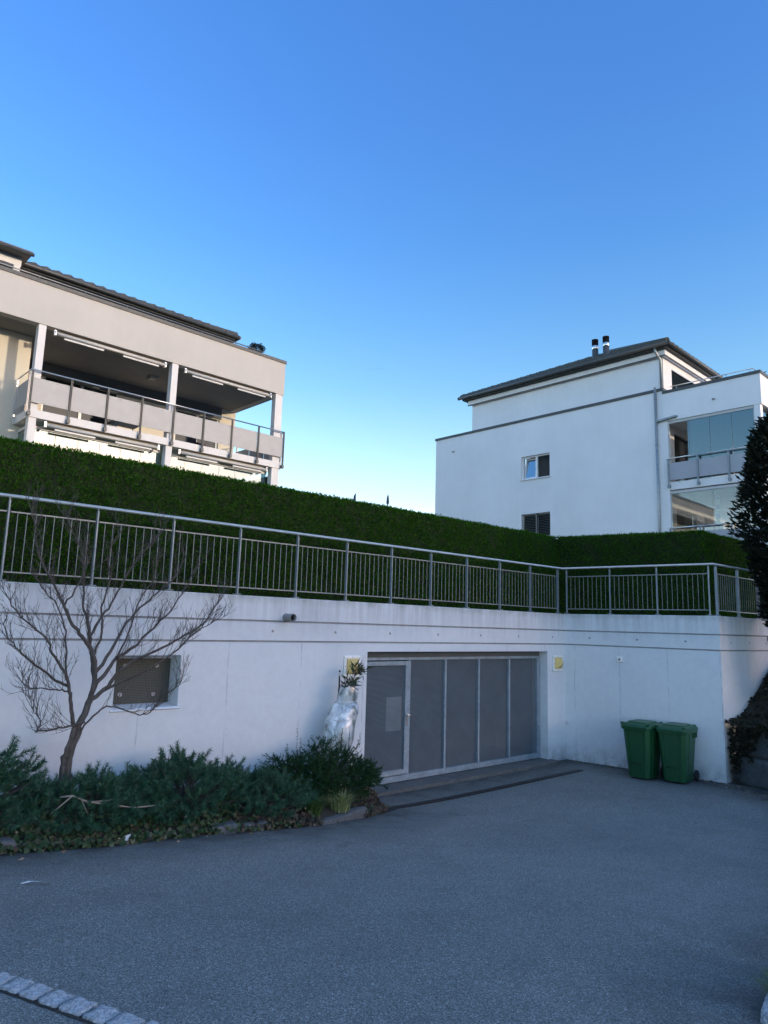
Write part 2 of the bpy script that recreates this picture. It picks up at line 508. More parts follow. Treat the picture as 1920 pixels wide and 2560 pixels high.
M = dict(
    concrete=concrete_mat(), asphalt=asphalt_mat(), galv=galv_mat(),
    apron=stone_mat('concrete_apron', (.125, .125, .118), 5),
    perf=perforated_mat('perforated_steel', (.135, .172, .20)),
    plate=simple('steel_backing_sheet', (.30, .34, .36), .45, .3),
    dark=simple('garage_dark', (.05, .05, .055), .9),
    rail=simple('railing_paint', (.23, .265, .285), .5, .2, .1, 9),
    bar=simple('railing_bars', (.25, .26, .25), .5, .2, .1, 9),
    steel=simple('brushed_steel', (.62, .62, .61), .28, .9, .08, 12),
    steel_dark=simple('weathered_steel', (.22, .23, .23), .4, .5, .15, 10),
    fascia=plaster_mat('grey_beige_render', (.50, .475, .44)),
    cream=plaster_mat('cream_render', (.66, .60, .48)),
    white=plaster_mat('white_render', (.80, .795, .79)),
    whitefront=plaster_mat('white_front_render', (.74, .70, .66)),
    column=simple('light_grey_column', (.60, .59, .58), .6, 0, .04, 4),
    ceiling=simple('loggia_ceiling', (.20, .20, .19), .85, 0, .06, 2),
    panel=simple('grey_fibre_cement', (.36, .355, .35), .55, 0, .06, 3),
    panel_r=simple('blue_grey_fibre_cement', (.34, .35, .38), .5, 0, .05, 3),
    coping=simple('zinc_coping', (.065, .068, .068), .5, .25, .2, 7),
    tile=simple('roof_tile', (.058, .062, .056), .8, 0, .4, 9, .4, 30),
    gutter=simple('zinc_gutter', (.062, .066, .066), .45, .3, .2, 6),
    pipe=simple('zinc_downpipe', (.30, .33, .34), .4, .5, .2, 9),
    white_metal=simple('white_metal', (.47, .465, .45), .4, 0, .04, 8),
    white_pvc=simple('white_window_frame', (.78, .78, .78), .4, 0, .03, 6),
    blind=simple('dark_slat_blind', (.12, .135, .14), .45, .3, .1, 5),
    darkglass=simple('dark_window_glass', (.020, .030, .034), .06, 0, .1, 2, spec=.4),
    fabric=simple('awning_fabric', (.30, .26, .19), .9, 0, .1, 20),
    glass_l=glass_mat('balcony_glass_bright', (.42, .54, .56), .20, gl_col=(.74, .86, .88)),
    glass_r=glass_mat('balcony_glass', (.16, .20, .24), .15, gl_col=(.72, .90, 1.0)),
    glass_r2=glass_mat('balcony_glass_clear', (.74, .78, .78), .08),
    soil=simple('bed_soil', (.035, .028, .022), .95, 0, .4, 14, .8, 40),
    lawn=simple('ground_grass', (.045, .055, .025), .95, 0, .4, 3, .6, 60),
    granite=stone_mat('granite', (.105, .11, .115)),
    sett=stone_mat('granite_sett', (.40, .41, .425), 12),
    darkstone=stone_mat('mossy_block_stone', (.075, .085, .088), 4),
    bark=bark_mat(), wrap=wrap_mat(), meshboard=mesh_screen_mat(),
    green=simple('green_plastic', (.009, .074, .026), .42, 0, .1, 3, .15, 200),
    rubber=simple('black_rubber', (.015, .015, .016), .8),
    amber=simple('yellowed_diffuser', (.62, .46, .15), .35, 0, .06, 14),
    lampwhite=simple('white_lamp_frame', (.82, .81, .76), .35, 0, .05, 20),
    grey_pvc=simple('grey_plastic_pipe', (.20, .20, .20), .5),
    black=simple('blackness', (.008, .008, .008), .9),
    drain=simple('cast_iron_grate', (.035, .032, .032), .6, .4),
    paper=simple('white_scrap', (.78, .77, .74), .7),
    straw=simple('dry_straw', (.42, .36, .26), .8),
    deadwood=simple('pale_dead_twig', (.30, .25, .20), .8),
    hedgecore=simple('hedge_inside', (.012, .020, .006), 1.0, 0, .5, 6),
    hedge=leaf_mat('hedge_leaf', [(0.0173, 0.0591, 0.0048), (0.0275, 0.0938, 0.0067), (0.0413, 0.1233, 0.0101), (0.0592, 0.1537, 0.0149)], .7, .22, .06),
    pine=leaf_mat('pine_needle', [(0.0187, 0.0636, 0.0337), (0.03, 0.0948, 0.0483), (0.0471, 0.1335, 0.069), (0.07, 0.1712, 0.0881)], .5, .1),
    yew=leaf_mat('yew_needle', [(0.005, 0.0261, 0.0054), (0.0094, 0.045, 0.0086), (0.0154, 0.0657, 0.0117)], .5, .1),
    laurel=leaf_mat('laurel_leaf', [(0.0025, 0.005, 0.0025), (0.0046, 0.0092, 0.0042), (0.0076, 0.013, 0.0055)], .55, .08, .18),
    ivy=leaf_mat('ivy_leaf', [(0.0177, 0.045, 0.0145), (0.0306, 0.067, 0.0222), (0.049, 0.093, 0.0321), (0.0707, 0.072, 0.0367), (0.1088, 0.12, 0.0673)], .55, .15),
    brownivy=leaf_mat('bronze_ivy_leaf', [(0.0248, 0.02, 0.016), (0.0504, 0.0336, 0.0248), (0.0784, 0.0536, 0.0384), (0.0504, 0.0536, 0.0248), (0.1344, 0.1008, 0.0728)], .6, .15),
    bankivy=leaf_mat('bank_ivy_leaf', [(0.008, 0.01, 0.006), (0.014, 0.018, 0.01), (0.024, 0.022, 0.013), (0.04, 0.032, 0.02)], .7, .1, .15),
    litterleaf=leaf_mat('dry_leaf_litter', [(.10, .075, .05), (.18, .14, .10), (.34, .29, .23), (.06, .045, .035)], .8, .1),
    grass1=leaf_mat('grass_blade', [(0.0392, 0.0868, 0.0252), (0.07, 0.133, 0.0392), (0.112, 0.182, 0.056)], .5, .25),
    grass2=leaf_mat('variegated_blade', [(0.105, 0.165, 0.0525), (0.195, 0.255, 0.0825), (0.36, 0.39, 0.165), (0.6, 0.57, 0.33)], .5, .25),
    oleander=leaf_mat('oleander_leaf', [(.022, .035, .018), (.04, .058, .026), (.075, .085, .04)], .45, .15),
    conifer=leaf_mat('conifer_leaf', [(.012, .022, .012), (.022, .04, .02)], .7, .1),
    post_dark=simple('dark_flat_steel', (.075, .078, .08), .5, .2, .15, 10),
    lintel_and_shade=simple('slate_lintel_and_shade', (.085, .10, .105), .8, 0, .08, 3),
    groove=simple('dark_groove', (.30, .31, .32), .9, 0, .2, 5),
    cloud=glass_mat('contrail_vapour', (.97, .98, .98), .0),
    handrail=simple('satin_handrail', (.52, .53, .53), .38, .45, .08, 12),
    mirrorglass=glass_mat('sky_reflecting_pane', (.02, .03, .03), .38),
    flag=simple('dark_furled_flag', (.05, .06, .09), .8),
)

# ------------------------------------------------------------------ ground
def gz0(x, y):
    t = .085 * (8.2 - x) + .07 * (7.65 - y)
    z = (t + math.sqrt(t * t + .0064)) / 2
    k = z - 1.25
    return 1.25 + (k - math.sqrt(k * k + .01)) / 2 + 0.0
def gz(x, y): return gz0(x, y)

def grid_mesh(name, xs, ys, zf, mat):
    V = np.array([(x, y, zf(x, y)) for y in ys for x in xs]); nx = len(xs)
    F = np.array([(j * nx + i, j * nx + i + 1, (j + 1) * nx + i + 1, (j + 1) * nx + i) for j in range(len(ys) - 1) for i in range(nx - 1)])
    return np_mesh(name, V, F, mat, smooth=True)

drive = grid_mesh('asphalt_driveway', np.concatenate([np.linspace(-60, -4, 15), np.linspace(-3.6, 14.4, 121)]), np.concatenate([np.linspace(-60, -4, 15), np.linspace(-3.6, 9.3, 87)]), gz, M['asphalt'])
tag(drive, kind='structure')
# where leaf dirt and damp gather: along the bed edge, the side wall foot and the stones
_dl = [((-4, 7.3), (2.1, 7.5)), ((2.1, 7.5), (5.7, 7.45)), ((5.7, 7.45), (7.3, 7.9)), ((7.6, 8.9), (13.6, 9.0)), ((13.62, 9.1), (14.1, 5.9)), ((14.1, 5.9), (13.5, 4.0)), ((13.5, 4.0), (8, 2.0)), ((8, 2.0), (4.2, 1.5))]
def seg_d(p, a, b):
    ax, ay = a; bx, by = b; t = max(0, min(1, ((p[0] - ax) * (bx - ax) + (p[1] - ay) * (by - ay)) / ((bx - ax) ** 2 + (by - ay) ** 2)))
    return math.hypot(p[0] - ax - t * (bx - ax), p[1] - ay - t * (by - ay))
_at = drive.data.attributes.new('dirt', 'FLOAT', 'POINT')
_at.data.foreach_set('value', [max(0.0, 1 - min(seg_d(v.co, a_, b_) for a_, b_ in _dl) / 1.25) ** 1.4 for v in drive.data.vertices])
# plateau behind the wall, reaching the horizon
pl = MB()
pl.quad((-60, 9.32, 3.04), (13.72, 9.32, 3.04), (13.72, 60, 3.04), (-60, 60, 3.04))
pl.quad((13.72, 9.32, 3.04), (14.3, 6.14, 3.04), (60, 6.14, 3.04), (60, 60, 3.04))
pl.quad((13.72, 9.32, 3.04), (60, 60, 3.04), (13.72, 60, 3.04), (13.72, 30, 3.04))
tag(pl.build('garden_ground', M['lawn']), kind='structure')
far = MB()
R_, K_ = 2500, 60
far.quad((-60, -60, -.45), (61, -60, -.45), (61, 61, -.45), (-60, 61, -.45))
far.quad((-R_, K_, 2.9), (R_, K_, 2.9), (R_, R_, 2.9), (-R_, R_, 2.9))
far.quad((-R_, -R_, .9), (R_, -R_, .9), (R_, -K_, .9), (-R_, -K_, .9))
far.quad((-R_, -K_, .9), (-K_, -K_, .9), (-K_, K_, 2.9), (-R_, K_, 2.9))
far.quad((K_, -K_, .9), (R_, -K_, .9), (R_, K_, 2.9), (K_, K_, 2.9))
tag(far.build('far_ground', M['lawn']), kind='structure')

# concrete strip in front of the gate
ap = MB()
ap.box(7.62, 13.05, 8.86, 9.32, -.1, .062)
tag(ap.build('gate_threshold', M['apron'], bevel=.006), kind='structure')

# bank on the right
rows = [
    [(14.12, 6.0, 1.10), (14.9, 6.0, 1.17), (15.6, 6.0, 1.52), (16.4, 6.0, 1.98), (18, 6.0, 2.8), (22, 6.0, 3.02), (60, 6.0, 3.02)],
    [(14.02, 5.1, 1.05), (14.8, 5.0, 1.22), (15.5, 4.95, 1.6), (16.2, 4.9, 2.0), (18, 4.6, 2.8), (22, 4.4, 3.05), (60, 4, 3.05)],
    [(13.78, 4.0, .95), (14.6, 3.8, 1.2), (15.3, 3.6, 1.55), (16, 3.4, 1.9), (18, 3, 2.7), (22, 2, 3.05), (60, 0, 3.05)],
    [(12.2, 3.15, .30), (12.8, 2.5, .6), (13.4, 1.9, .9), (14, 1.2, 1.3), (16, 0, 2.0), (20, -3, 2.6), (60, -20, 2.8)],
    [(8, 2.1, .50), (8.4, 1.2, .68), (8.8, .5, .85), (9.2, 0, 1.0), (10, -2, 1.3), (13, -8, 1.6), (40, -60, 1.4)],
    [(4.62, 1.62, .74), (4.85, 1.0, .9), (5.0, .4, 1.0), (5.3, -.5, 1.1), (6, -3, 1.25), (7, -9, 1.35), (9, -60, 1.3)],
]
V = np.array([p for r in rows for p in r]); w_ = len(rows[0])
F = np.array([(j * w_ + i, j * w_ + i + 1, (j + 1) * w_ + i + 1, (j + 1) * w_ + i) for j in range(len(rows) - 1) for i in range(w_ - 1)])[:, ::-1]
tag(np_mesh('earth_bank', V, F, M['soil'], smooth=True), kind='structure')
def bank_z(x, y):
    # barycentric lookup over the bank quads
    for f in F:
        q = V[f]
        for tri in ((0, 1, 2), (0, 2, 3)):
            a, b, c = q[list(tri)]
            d = (b[1] - c[1]) * (a[0] - c[0]) + (c[0] - b[0]) * (a[1] - c[1])
            if abs(d) < 1e-9: continue
            l1 = ((b[1] - c[1]) * (x - c[0]) + (c[0] - b[0]) * (y - c[1])) / d
            l2 = ((c[1] - a[1]) * (x - c[0]) + (a[0] - c[0]) * (y - c[1])) / d
            if l1 >= -1e-6 and l2 >= -1e-6 and l1 + l2 <= 1 + 1e-6:
                return l1 * a[2] + l2 * b[2] + (1 - l1 - l2) * c[2]
    return None

# planting bed
EDGE = [(-4, 7.35), (0, 7.45), (2.08, 7.52), (3.14, 7.47), (4.1, 7.55), (5.0, 7.5), (5.74, 7.50), (6.2, 7.58), (6.72, 7.74), (7.15, 7.86), (7.5, 8.3), (7.68, 8.9), (7.7, 9.08)]
bd = MB()
for (a, b) in zip(EDGE[:-1], EDGE[1:]):
    for k in range(4):
        t0, t1 = k / 4, (k + 1) / 4
        def P(e, t): return (e[0], e[1] + (9.085 - e[1]) * t, gz(e[0], e[1]) + .05 + .16 * min(1, t * 2.5))
        bd.quad(P(a, t0), P(b, t0), P(b, t1), P(a, t1))
    bd.quad((a[0], a[1], gz(*a) - .05), (b[0], b[1], gz(*b) - .05), (b[0], b[1], gz(*b) + .05), (a[0], a[1], gz(*a) + .05))
tag(bd.build('planting_bed', M['soil']), kind='structure')

# ------------------------------------------------------------------ concrete retaining wall
W0 = Vector((13.62, 9.10)); W1 = Vector((14.10, 5.92))
wall = empty('retaining_wall', (9, 9.1, 0))
tag(wall, 'pale poured concrete retaining wall with two shadow grooves, garage opening and recess', 'wall')
wb = MB()
path = [Vector((-8, 9.10)), W0, W1, Vector((26, 5.92))]
dirs = [(path[i + 1] - path[i]).normalized() for i in range(3)]
nor = [Vector((d.y, -d.x)) for d in dirs]     # outward (towards the drive)
def offs(i, d):
    """point i of the path moved outward by d"""
    if i == 0: return path[0] + nor[0] * d
    if i == 3: return path[3] + nor[2] * d
    n1, n2 = nor[i - 1], nor[i]
    m_ = (n1 + n2).normalized()
    return path[i] + m_ * (d / m_.dot(n1))
# upper band profile: (outward offset, z), grooves are V cuts
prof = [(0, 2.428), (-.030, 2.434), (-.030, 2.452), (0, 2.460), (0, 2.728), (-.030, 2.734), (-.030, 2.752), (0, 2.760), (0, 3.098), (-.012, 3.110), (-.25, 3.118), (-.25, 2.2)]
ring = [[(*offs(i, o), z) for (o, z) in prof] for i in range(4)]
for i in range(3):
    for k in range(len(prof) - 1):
        wb.quad(ring[i][k], ring[i + 1][k], ring[i + 1][k + 1], ring[i][k + 1], 1 if k in (1, 2, 5, 6) else 0)  # groove backs and upper faces take the darker tone
# lower band: main wall with recess and garage opening
def face(x0, x1, z0, z1, y=9.10): wb.quad((x0, y, z0), (x1, y, z0), (x1, y, z1), (x0, y, z1))
VX0, VX1, VZ0, VZ1 = 3.62, 4.50, 1.575, 2.252
GX0, GX1, GZ1 = 7.85, 12.96, 2.292
ZT = 2.428
face(-8, VX0, -.3, ZT); face(VX0, VX1, -.3, VZ0); face(VX0, VX1, VZ1, ZT); face(VX1, GX0, -.3, ZT)
face(GX0, GX1, GZ1, ZT); face(GX1, W0.x, -.3, ZT)
a0, a1 = offs(1, 0), offs(2, 0)
wb.quad((*a0, -.3), (*a1, -.3), (*a1, ZT), (*a0, ZT))
b0, b1 = offs(2, 0), offs(3, 0)
wb.quad((*b0, -.3), (*b1, -.3), (*b1, ZT), (*b0, ZT))
# recess reveals (sill slopes out)
RD = 9.395
wb.quad((VX0, 9.1, VZ0), (VX1, 9.1, VZ0), (VX1, RD, VZ0 + .03), (VX0, RD, VZ0 + .03))
wb.quad((VX0, 9.1, VZ1), (VX1, 9.1, VZ1), (VX1, RD, VZ1), (VX0, RD, VZ1))
wb.quad((VX0, 9.1, VZ0), (VX0, RD, VZ0 + .03), (VX0, RD, VZ1), (VX0, 9.1, VZ1))
wb.quad((VX1, 9.1, VZ0), (VX1, RD, VZ0 + .03), (VX1, RD, VZ1), (VX1, 9.1, VZ1))
# garage reveals
GD = 9.5
wb.quad((GX0, 9.1, -.2), (GX0, GD, -.2), (GX0, GD, GZ1), (GX0, 9.1, GZ1))
wb.quad((GX1, 9.1, -.2), (GX1, GD, -.2), (GX1, GD, GZ1), (GX1, 9.1, GZ1))
wb.quad((GX0, 9.1, GZ1), (GX1, 9.1, GZ1), (GX1, GD, GZ1), (GX0, GD, GZ1))
wbo = wb.build('wall_concrete', [M['concrete'], M['groove']], wall, fix=False); wbo.location = (-9, -9.1, 0)
# sloping lip of the recess sill
lip = MB(); lip.prism([(VX0 - .03, 9.097, VZ0 - .03), (VX0 - .03, 9.075, VZ0 - .02), (VX0 - .03, 9.097, VZ0 + .004)], (VX1 - VX0 + .06, 0, 0))
lo = lip.build('recess_sill', M['concrete'], wall); lo.location = (-9, -9.1, 0)
# tie holes: ring-edged cones
th = MB()
def tie(x, y, z, n2):
    n3 = Vector((n2.x, n2.y, 0)); s3 = Vector((-n2.y, n2.x, 0)); c = Vector((x, y, z)) + n3 * .002
    for k in range(10):
        t0, t1 = 2 * math.pi * k / 10, 2 * math.pi * (k + 1) / 10
        def q(t, r, d): return c + (s3 * math.cos(t) + Vector((0, 0, 1)) * math.sin(t)) * r + n3 * d
        th.quad(q(t0, .027, 0), q(t1, .027, 0), q(t1, .021, .003), q(t0, .021, .003), 0)
        th.add([q(t0, .021, .003), q(t1, .021, .003), c], [(0, 1, 2)], 1)
for x in (4.75, 5.95, 7.15, 8.35, 9.55, 10.75, 11.95, 13.15): tie(x, 9.1, 2.60, nor[0])
for t in (.18, .5, .8):
    p = path[1].lerp(path[2], t); tie(p.x, p.y, 2.60, nor[1])
for x in (14.6, 15.5, 16.4): tie(x, 5.92, 2.60, nor[2])
to = th.build('tie_holes', [M['concrete'], M['steel_dark']], wall, fix=False); to.location = (-9, -9.1, 0)
# dark garage room behind the gate
gi = MB()
gi.quad((6.5, 9.5, -.02), (13.6, 9.5, -.02), (13.6, 18, -.02), (6.5, 18, -.02))
gi.quad((6.5, 9.5, 2.5), (13.6, 9.5, 2.5), (13.6, 18, 2.5), (6.5, 18, 2.5))
gi.quad((6.5, 18, -.02), (13.6, 18, -.02), (13.6, 18, 2.5), (6.5, 18, 2.5))
gi.quad((6.5, 9.5, -.02), (6.5, 18, -.02), (6.5, 18, 2.5), (6.5, 9.5, 2.5))
gi.quad((13.6, 9.5, -.02), (13.6, 18, -.02), (13.6, 18, 2.5), (13.6, 9.5, 2.5))
gi.quad((6.5, 9.5, -.02), (GX0, 9.5, -.02), (GX0, 9.5, 2.5), (6.5, 9.5, 2.5))
gi.quad((GX1, 9.5, -.02), (13.6, 9.5, -.02), (13.6, 9.5, 2.5), (GX1, 9.5, 2.5))
gi.quad((GX0, 9.5, GZ1), (GX1, 9.5, GZ1), (GX1, 9.5, 2.5), (GX0, 9.5, 2.5))
go = gi.build('garage_interior', M['dark'], wall); go.location = (-9, -9.1, 0)
# mesh board in the recess with four fixings
mb = MB(); mb.box(VX0, VX1 + .03, 9.396, 9.42, VZ0 - .01, VZ1 + .02)
board = mb.build('mesh_board', M['meshboard'], wall); board.location = (-9, -9.1, 0)
for (x, z) in ((3.82, 1.73), (4.28, 1.72), (3.86, 2.10), (4.30, 2.10)):
    d = MB(); R90 = Matrix.Rotation(rad(90), 4, 'X')
    d.lathe([(.008, .0), (.008, .012), (.026, .012), (.028, 0)], (x, 9.395, z), 14, 0, R90)
    d.lathe([(.0001, .004), (.008, .004)], (x, 9.395, z), 14, 1, R90)
    f = d.build('board_fixing', [M['white_metal'], M['black']], board)

# ------------------------------------------------------------------ garage gate
gate = empty('garage_gate', (10.4, 9.30, 0))
tag(gate, 'galvanised sectional garage gate with perforated panels and a built-in wicket door', 'gate')
def gpart(mbx, name, mat, parent=gate, **k):
    o = mbx.build(name, mat, parent, **k)
    if parent is gate: o.location = (-10.4, -9.30, 0)
    return o
fr = MB()
GY0, GY1 = 9.27, 9.335
fr.box(GX0 + .004, GX1 - .004, GY0 + .035, GY1 + .04, 2.185, 2.285)             # lintel casing
gpart(fr, 'lintel', M['lintel_and_shade'])
fr = MB()
fr.box(GX0 + .004, 12.83, GY0, GY1, .075, .175)
fr.box(12.83, 12.90, GY0, GY1, .075, 2.183)
fr.box(GX0 + .004, 12.83, GY0 + .01, GY1, 2.135, 2.183)
fr.box(12.905, GX1 - .004, GY0 + .03, GY1 + .05, .0, 2.183)
gpart(fr, 'gate_frame', M['galv'], bevel=.004)
mull = [9.02, 9.965, 10.925, 11.88]
for x in mull:
    b_ = MB(); b_.box(x - .024, x + .024, GY0 + .004, GY1 - .004, .176, 2.134)
    gpart(b_, 'mullion', M['galv'], bevel=.003)
xs = mull + [12.855]
for i in range(4):
    b_ = MB(); b_.quad((xs[i] + .025, GY0 + .058, .17), (xs[i + 1] - .025, GY0 + .058, .17), (xs[i + 1] - .025, GY0 + .058, 2.14), (xs[i] + .025, GY0 + .058, 2.14))
    gpart(b_, 'perforated_panel', M['perf'])
dn = MB()
dn.box(8.905, 8.985, GY0 - .012, GY1 - .01, .19, 2.118)
dn.box(GX0 + .006, 8.905, GY0 - .012, GY1 - .01, .19, .272)
dn.box(GX0 + .006, 8.905, GY0 - .012, GY1 - .01, 2.045, 2.118)
wick = gpart(dn, 'wicket_door', M['galv'], bevel=.004)
b_ = MB(); b_.quad((GX0 + .004, GY0 + .03, .272), (8.903, GY0 + .03, .272), (8.903, GY0 + .03, 2.045), (GX0 + .004, GY0 + .03, 2.045))
b_.build('perforated_panel', M['perf'], wick)
b_ = MB(); b_.box(8.50, 8.86, GY0 + .036, GY0 + .042, .92, 1.50)
b_.build('backing_sheet', M['plate'], wick)
hd = MB()
hd.box(8.925, 8.968, GY0 - .022, GY0 - .0125, 1.0, 1.22)
hd.lathe([(.0001, .05), (.022, .048), (.026, .03), (.016, .018), (.014, 0)], (8.946, GY0 - .022, 1.185), 14, 0, Matrix.Rotation(rad(90), 4, 'X'))
hd.box(8.92, 9.0, GY0 - .068, GY0 - .052, 1.177, 1.193)
hd.build('handle_plate', M['steel'], wick, bevel=.002)
st = MB(); st.box(8.988, 9.02, GY0 - .008, GY0 + .003, .82, 1.52)
gpart(st, 'strike_plate', M['galv'], bevel=.002)

# drain channel
tag_pts = [(7.15, 7.86), (7.6, 8.06), (9.1, 8.10), (11.0, 8.15), (12.8, 8.22)]
dr = MB()
for (a, b) in zip(tag_pts[:-1], tag_pts[1:]):
    n_ = max(2, int((b[0] - a[0]) / .12))
    for k in range(n_):
        x0 = a[0] + (b[0] - a[0]) * k / n_; x1 = a[0] + (b[0] - a[0]) * (k + 1) / n_ - .014
        y0 = a[1] + (b[1] - a[1]) * k / n_; y1 = a[1] + (b[1] - a[1]) * (k + 1) / n_
        za, zb = gz(x0, y0) + .004, gz(x1, y1) + .004
        dr.add([(x0, y0 - .065, za), (x1, y1 - .065, zb), (x1, y1 + .065, zb), (x0, y0 + .065, za), (x0, y0 - .065, za + .012), (x1, y1 - .065, zb + .012), (x1, y1 + .065, zb + .012), (x0, y0 + .065, za + .012)],
               [(0, 1, 2, 3), (4, 5, 6, 7), (0, 1, 5, 4), (1, 2, 6, 5), (2, 3, 7, 6), (3, 0, 4, 7)])
tag(dr.build('drain_channel', M['drain']), 'dark slotted drain channel set in the asphalt before the garage gate', 'drain')

# ------------------------------------------------------------------ wall lamps, pipes, sensor
def wall_lamp(x, z, label):
    e = empty('wall_lamp', (x, 9.10, z))
    tag(e, label, 'wall lamp', 'square wall lamps beside the garage gate')
    f = MB(); s, t = .170, .118
    for (x0, x1, z0, z1, a) in ((-s, s, t, s, 0), (-s, s, -s, -t, 0), (-s, -t, -t, t, 1), (t, s, -t, t, 1)):
        f.box(x0, x1, -.035, 0, z0, z1)
    f.build('lamp_frame', M['lampwhite'], e, bevel=.012)
    c = MB(); q = .1175
    B = [(-q, -.03, -q), (q, -.03, -q), (q, -.03, q), (-q, -.03, q)]
    B2 = [(-q, -.045, -q), (q, -.045, -q), (q, -.045, q), (-q, -.045, q)]
    A = (0, -.165, 0)
    c.add(B + B2 + [A], [(0, 1, 5, 4), (1, 2, 6, 5), (2, 3, 7, 6), (3, 0, 4, 7), (4, 5, 8), (5, 6, 8), (6, 7, 8), (7, 4, 8)])
    c.build('lamp_diffuser', M['amber'], e)
    for (sx, sz) in ((-.145, 0), (.145, 0), (0, .145), (0, -.145)):
        k = MB(); k.lathe([(.0001, .004), (.008, .004), (.008, 0)], (sx, -.035, sz), 10, 0, Matrix.Rotation(rad(90), 4, 'X'))
        k.build('lamp_screw', M['steel_dark'], e)
wall_lamp(7.51, 2.06, 'square white lamp with yellowed pyramid cover left of the gate, above wrapped plant')
wall_lamp(13.31, 2.04, 'square white lamp with yellowed pyramid cover right of the gate, by inner corner')

def pipe_stub(x, y, z, r, L, label):
    p = MB(); R90 = Matrix.Rotation(rad(90), 4, 'X')
    p.lathe([(r * .86, L - .3 * L), (r * .86, L), (r, L), (r, .02), (r * 1.12, .015), (r * 1.12, 0)], (x, y, z), 24, 0, R90)
    p.lathe([(.0001, L * .7), (r * .86, L * .7)], (x, y, z), 24, 1, R90)
    tag(p.build('overflow_pipe', [M['grey_pvc'], M['black']]), label, 'pipe', None)
pipe_stub(6.18, 9.10, 2.81, .058, .20, 'short dark grey overflow pipe above the tree side of gate, through groove')
pipe_stub(16.55, 5.92, 2.70, .055, .16, 'short grey overflow pipe on the return wall beside the ivy bank')

sn = empty('wall_button_box', (13.805, 7.88, 2.18), rad(-98.53) + math.pi / 2 * 0)
tag(sn, 'small white square button box high on the wall above the bins', 'switch box')
sn.rotation_euler = (0, 0, -rad(90 - 8.53) )
k = MB(); k.box(-.062, .062, -.03, 0, -.062, .062); k.build('box_housing', M['lampwhite'], sn, bevel=.014)
k = MB(); k.lathe([(.0001, .03), (.016, .026), (.024, .012), (.026, 0)], (0, -.03, 0), 16, 0, Matrix.Rotation(rad(90), 4, 'X')); k.build('button_knob', M['steel_dark'], sn)

# small tap in the inner corner
tp = MB()
tp.tube([(13.60, 9.08, .78), (13.575, 9.04, .78), (13.575, 9.04, .72)], .012, 8)
tp.box(13.55, 13.60, 9.03, 9.05, .785, .80)
tag(tp.build('wall_tap', M['steel']), 'small metal tap low in the inner corner right of the gate', 'tap')

# ------------------------------------------------------------------ railing on the wall
railing = empty('metal_railing', (9, 9.15, 3.115))
tag(railing, 'long galvanised railing with round handrail and thin bars along the wall top', 'railing')
IN = -.10
def rp(i): return offs(i, IN)
hp = [rp(0), rp(1), rp(2), rp(3)]
O_ = Vector((9, 9.15, 3.115))
def rel(p, z): return Vector((p.x - O_.x, p.y - O_.y, z - O_.z))
h = MB()
h.tube([rel(hp[0], 4.135), rel(hp[1], 4.135), rel(hp[2], 4.135), rel(hp[3], 4.135)], .0225, 12)
h.build('handrail', M['handrail'], railing)
def rposts(i, ts):
    d = dirs[i]; out = []
    for t in ts:
        p = hp[i] + d * t
        out.append(p)
        b = MB()
        Mx = Matrix.Translation(rel(p, 3.12)) @ Matrix.Rotation(math.atan2(d.y, d.x), 4, 'Z')
        b.box(-.009, .009, -.026, .026, 0, .965, 0, Mx)
        b.box(-.045, .045, -.05, .05, 0, .012, 0, Mx)
        b.tube([Mx @ Vector((0, 0, .965)), Mx @ Vector((0, 0, .995))], .012, 6)
        b.build('railing_post', M['rail'], railing)
    for p0, p1 in zip(out[:-1], out[1:]):
        L = (p1 - p0).length
        if L < .5: continue
        b = MB()
        e = d * .022
        for z in (3.945, 3.225):
            b.box(.022, L - .022, -.015, .015, -.008, .008, 0, Matrix.Translation(rel(p0, z)) @ Matrix.Rotation(math.atan2(d.y, d.x), 4, 'Z'))
        nb = max(3, round(L / .105) - 1)
        for k in range(nb):
            q = p0 + (p1 - p0) * ((k + 1) / (nb + 1))
            b.tube([rel(q, 3.225), rel(q, 3.945)], .0050, 6, cap=False)
        b.build('infill_panel', M['bar'], railing)
x00 = hp[0].x
rposts(0, [x - x00 for x in (-4.1, -3.05, -2.0, -.95, .1, 1.15, 2.2, 3.25, 4.3, 5.36, 6.4, 7.41, 8.43, 9.43, 10.44, 11.46, 12.49, 13.51)])
L1 = (hp[2] - hp[1]).length
rposts(1, [.10, 1.10, 2.10, L1 - .10])
rposts(2, [.09, 1.12, 2.18, 3.22, 4.26, 5.3])

# ------------------------------------------------------------------ clipped hedge
hedge = empty('clipped_hedge', (8, 10.2, 3.0))
tag(hedge, 'tall dark green clipped hedge running along the wall behind the railing', 'hedge')
HP = [Vector((-7, 9.80)), Vector((14.33, 9.76)), Vector((15.2, 6.66)), Vector((24, 6.66))]
hd_ = [(HP[i + 1] - HP[i]).normalized() for i in range(3)]
hn_ = [Vector((d.y, -d.x)) for d in hd_]
def hoff(i, d):
    if i == 0: return HP[0] + hn_[0] * d
    if i == 3: return HP[3] + hn_[2] * d
    m_ = (hn_[i - 1] + hn_[i]).normalized()
    return HP[i] + m_ * (d / m_.dot(hn_[i]))
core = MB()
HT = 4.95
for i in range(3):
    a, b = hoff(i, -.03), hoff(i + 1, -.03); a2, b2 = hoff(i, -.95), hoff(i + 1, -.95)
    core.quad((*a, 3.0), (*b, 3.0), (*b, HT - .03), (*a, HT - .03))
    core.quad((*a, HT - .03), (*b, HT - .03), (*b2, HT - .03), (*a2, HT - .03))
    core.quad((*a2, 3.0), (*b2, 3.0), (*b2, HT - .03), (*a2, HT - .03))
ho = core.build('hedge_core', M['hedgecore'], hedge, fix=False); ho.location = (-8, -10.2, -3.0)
parts = []
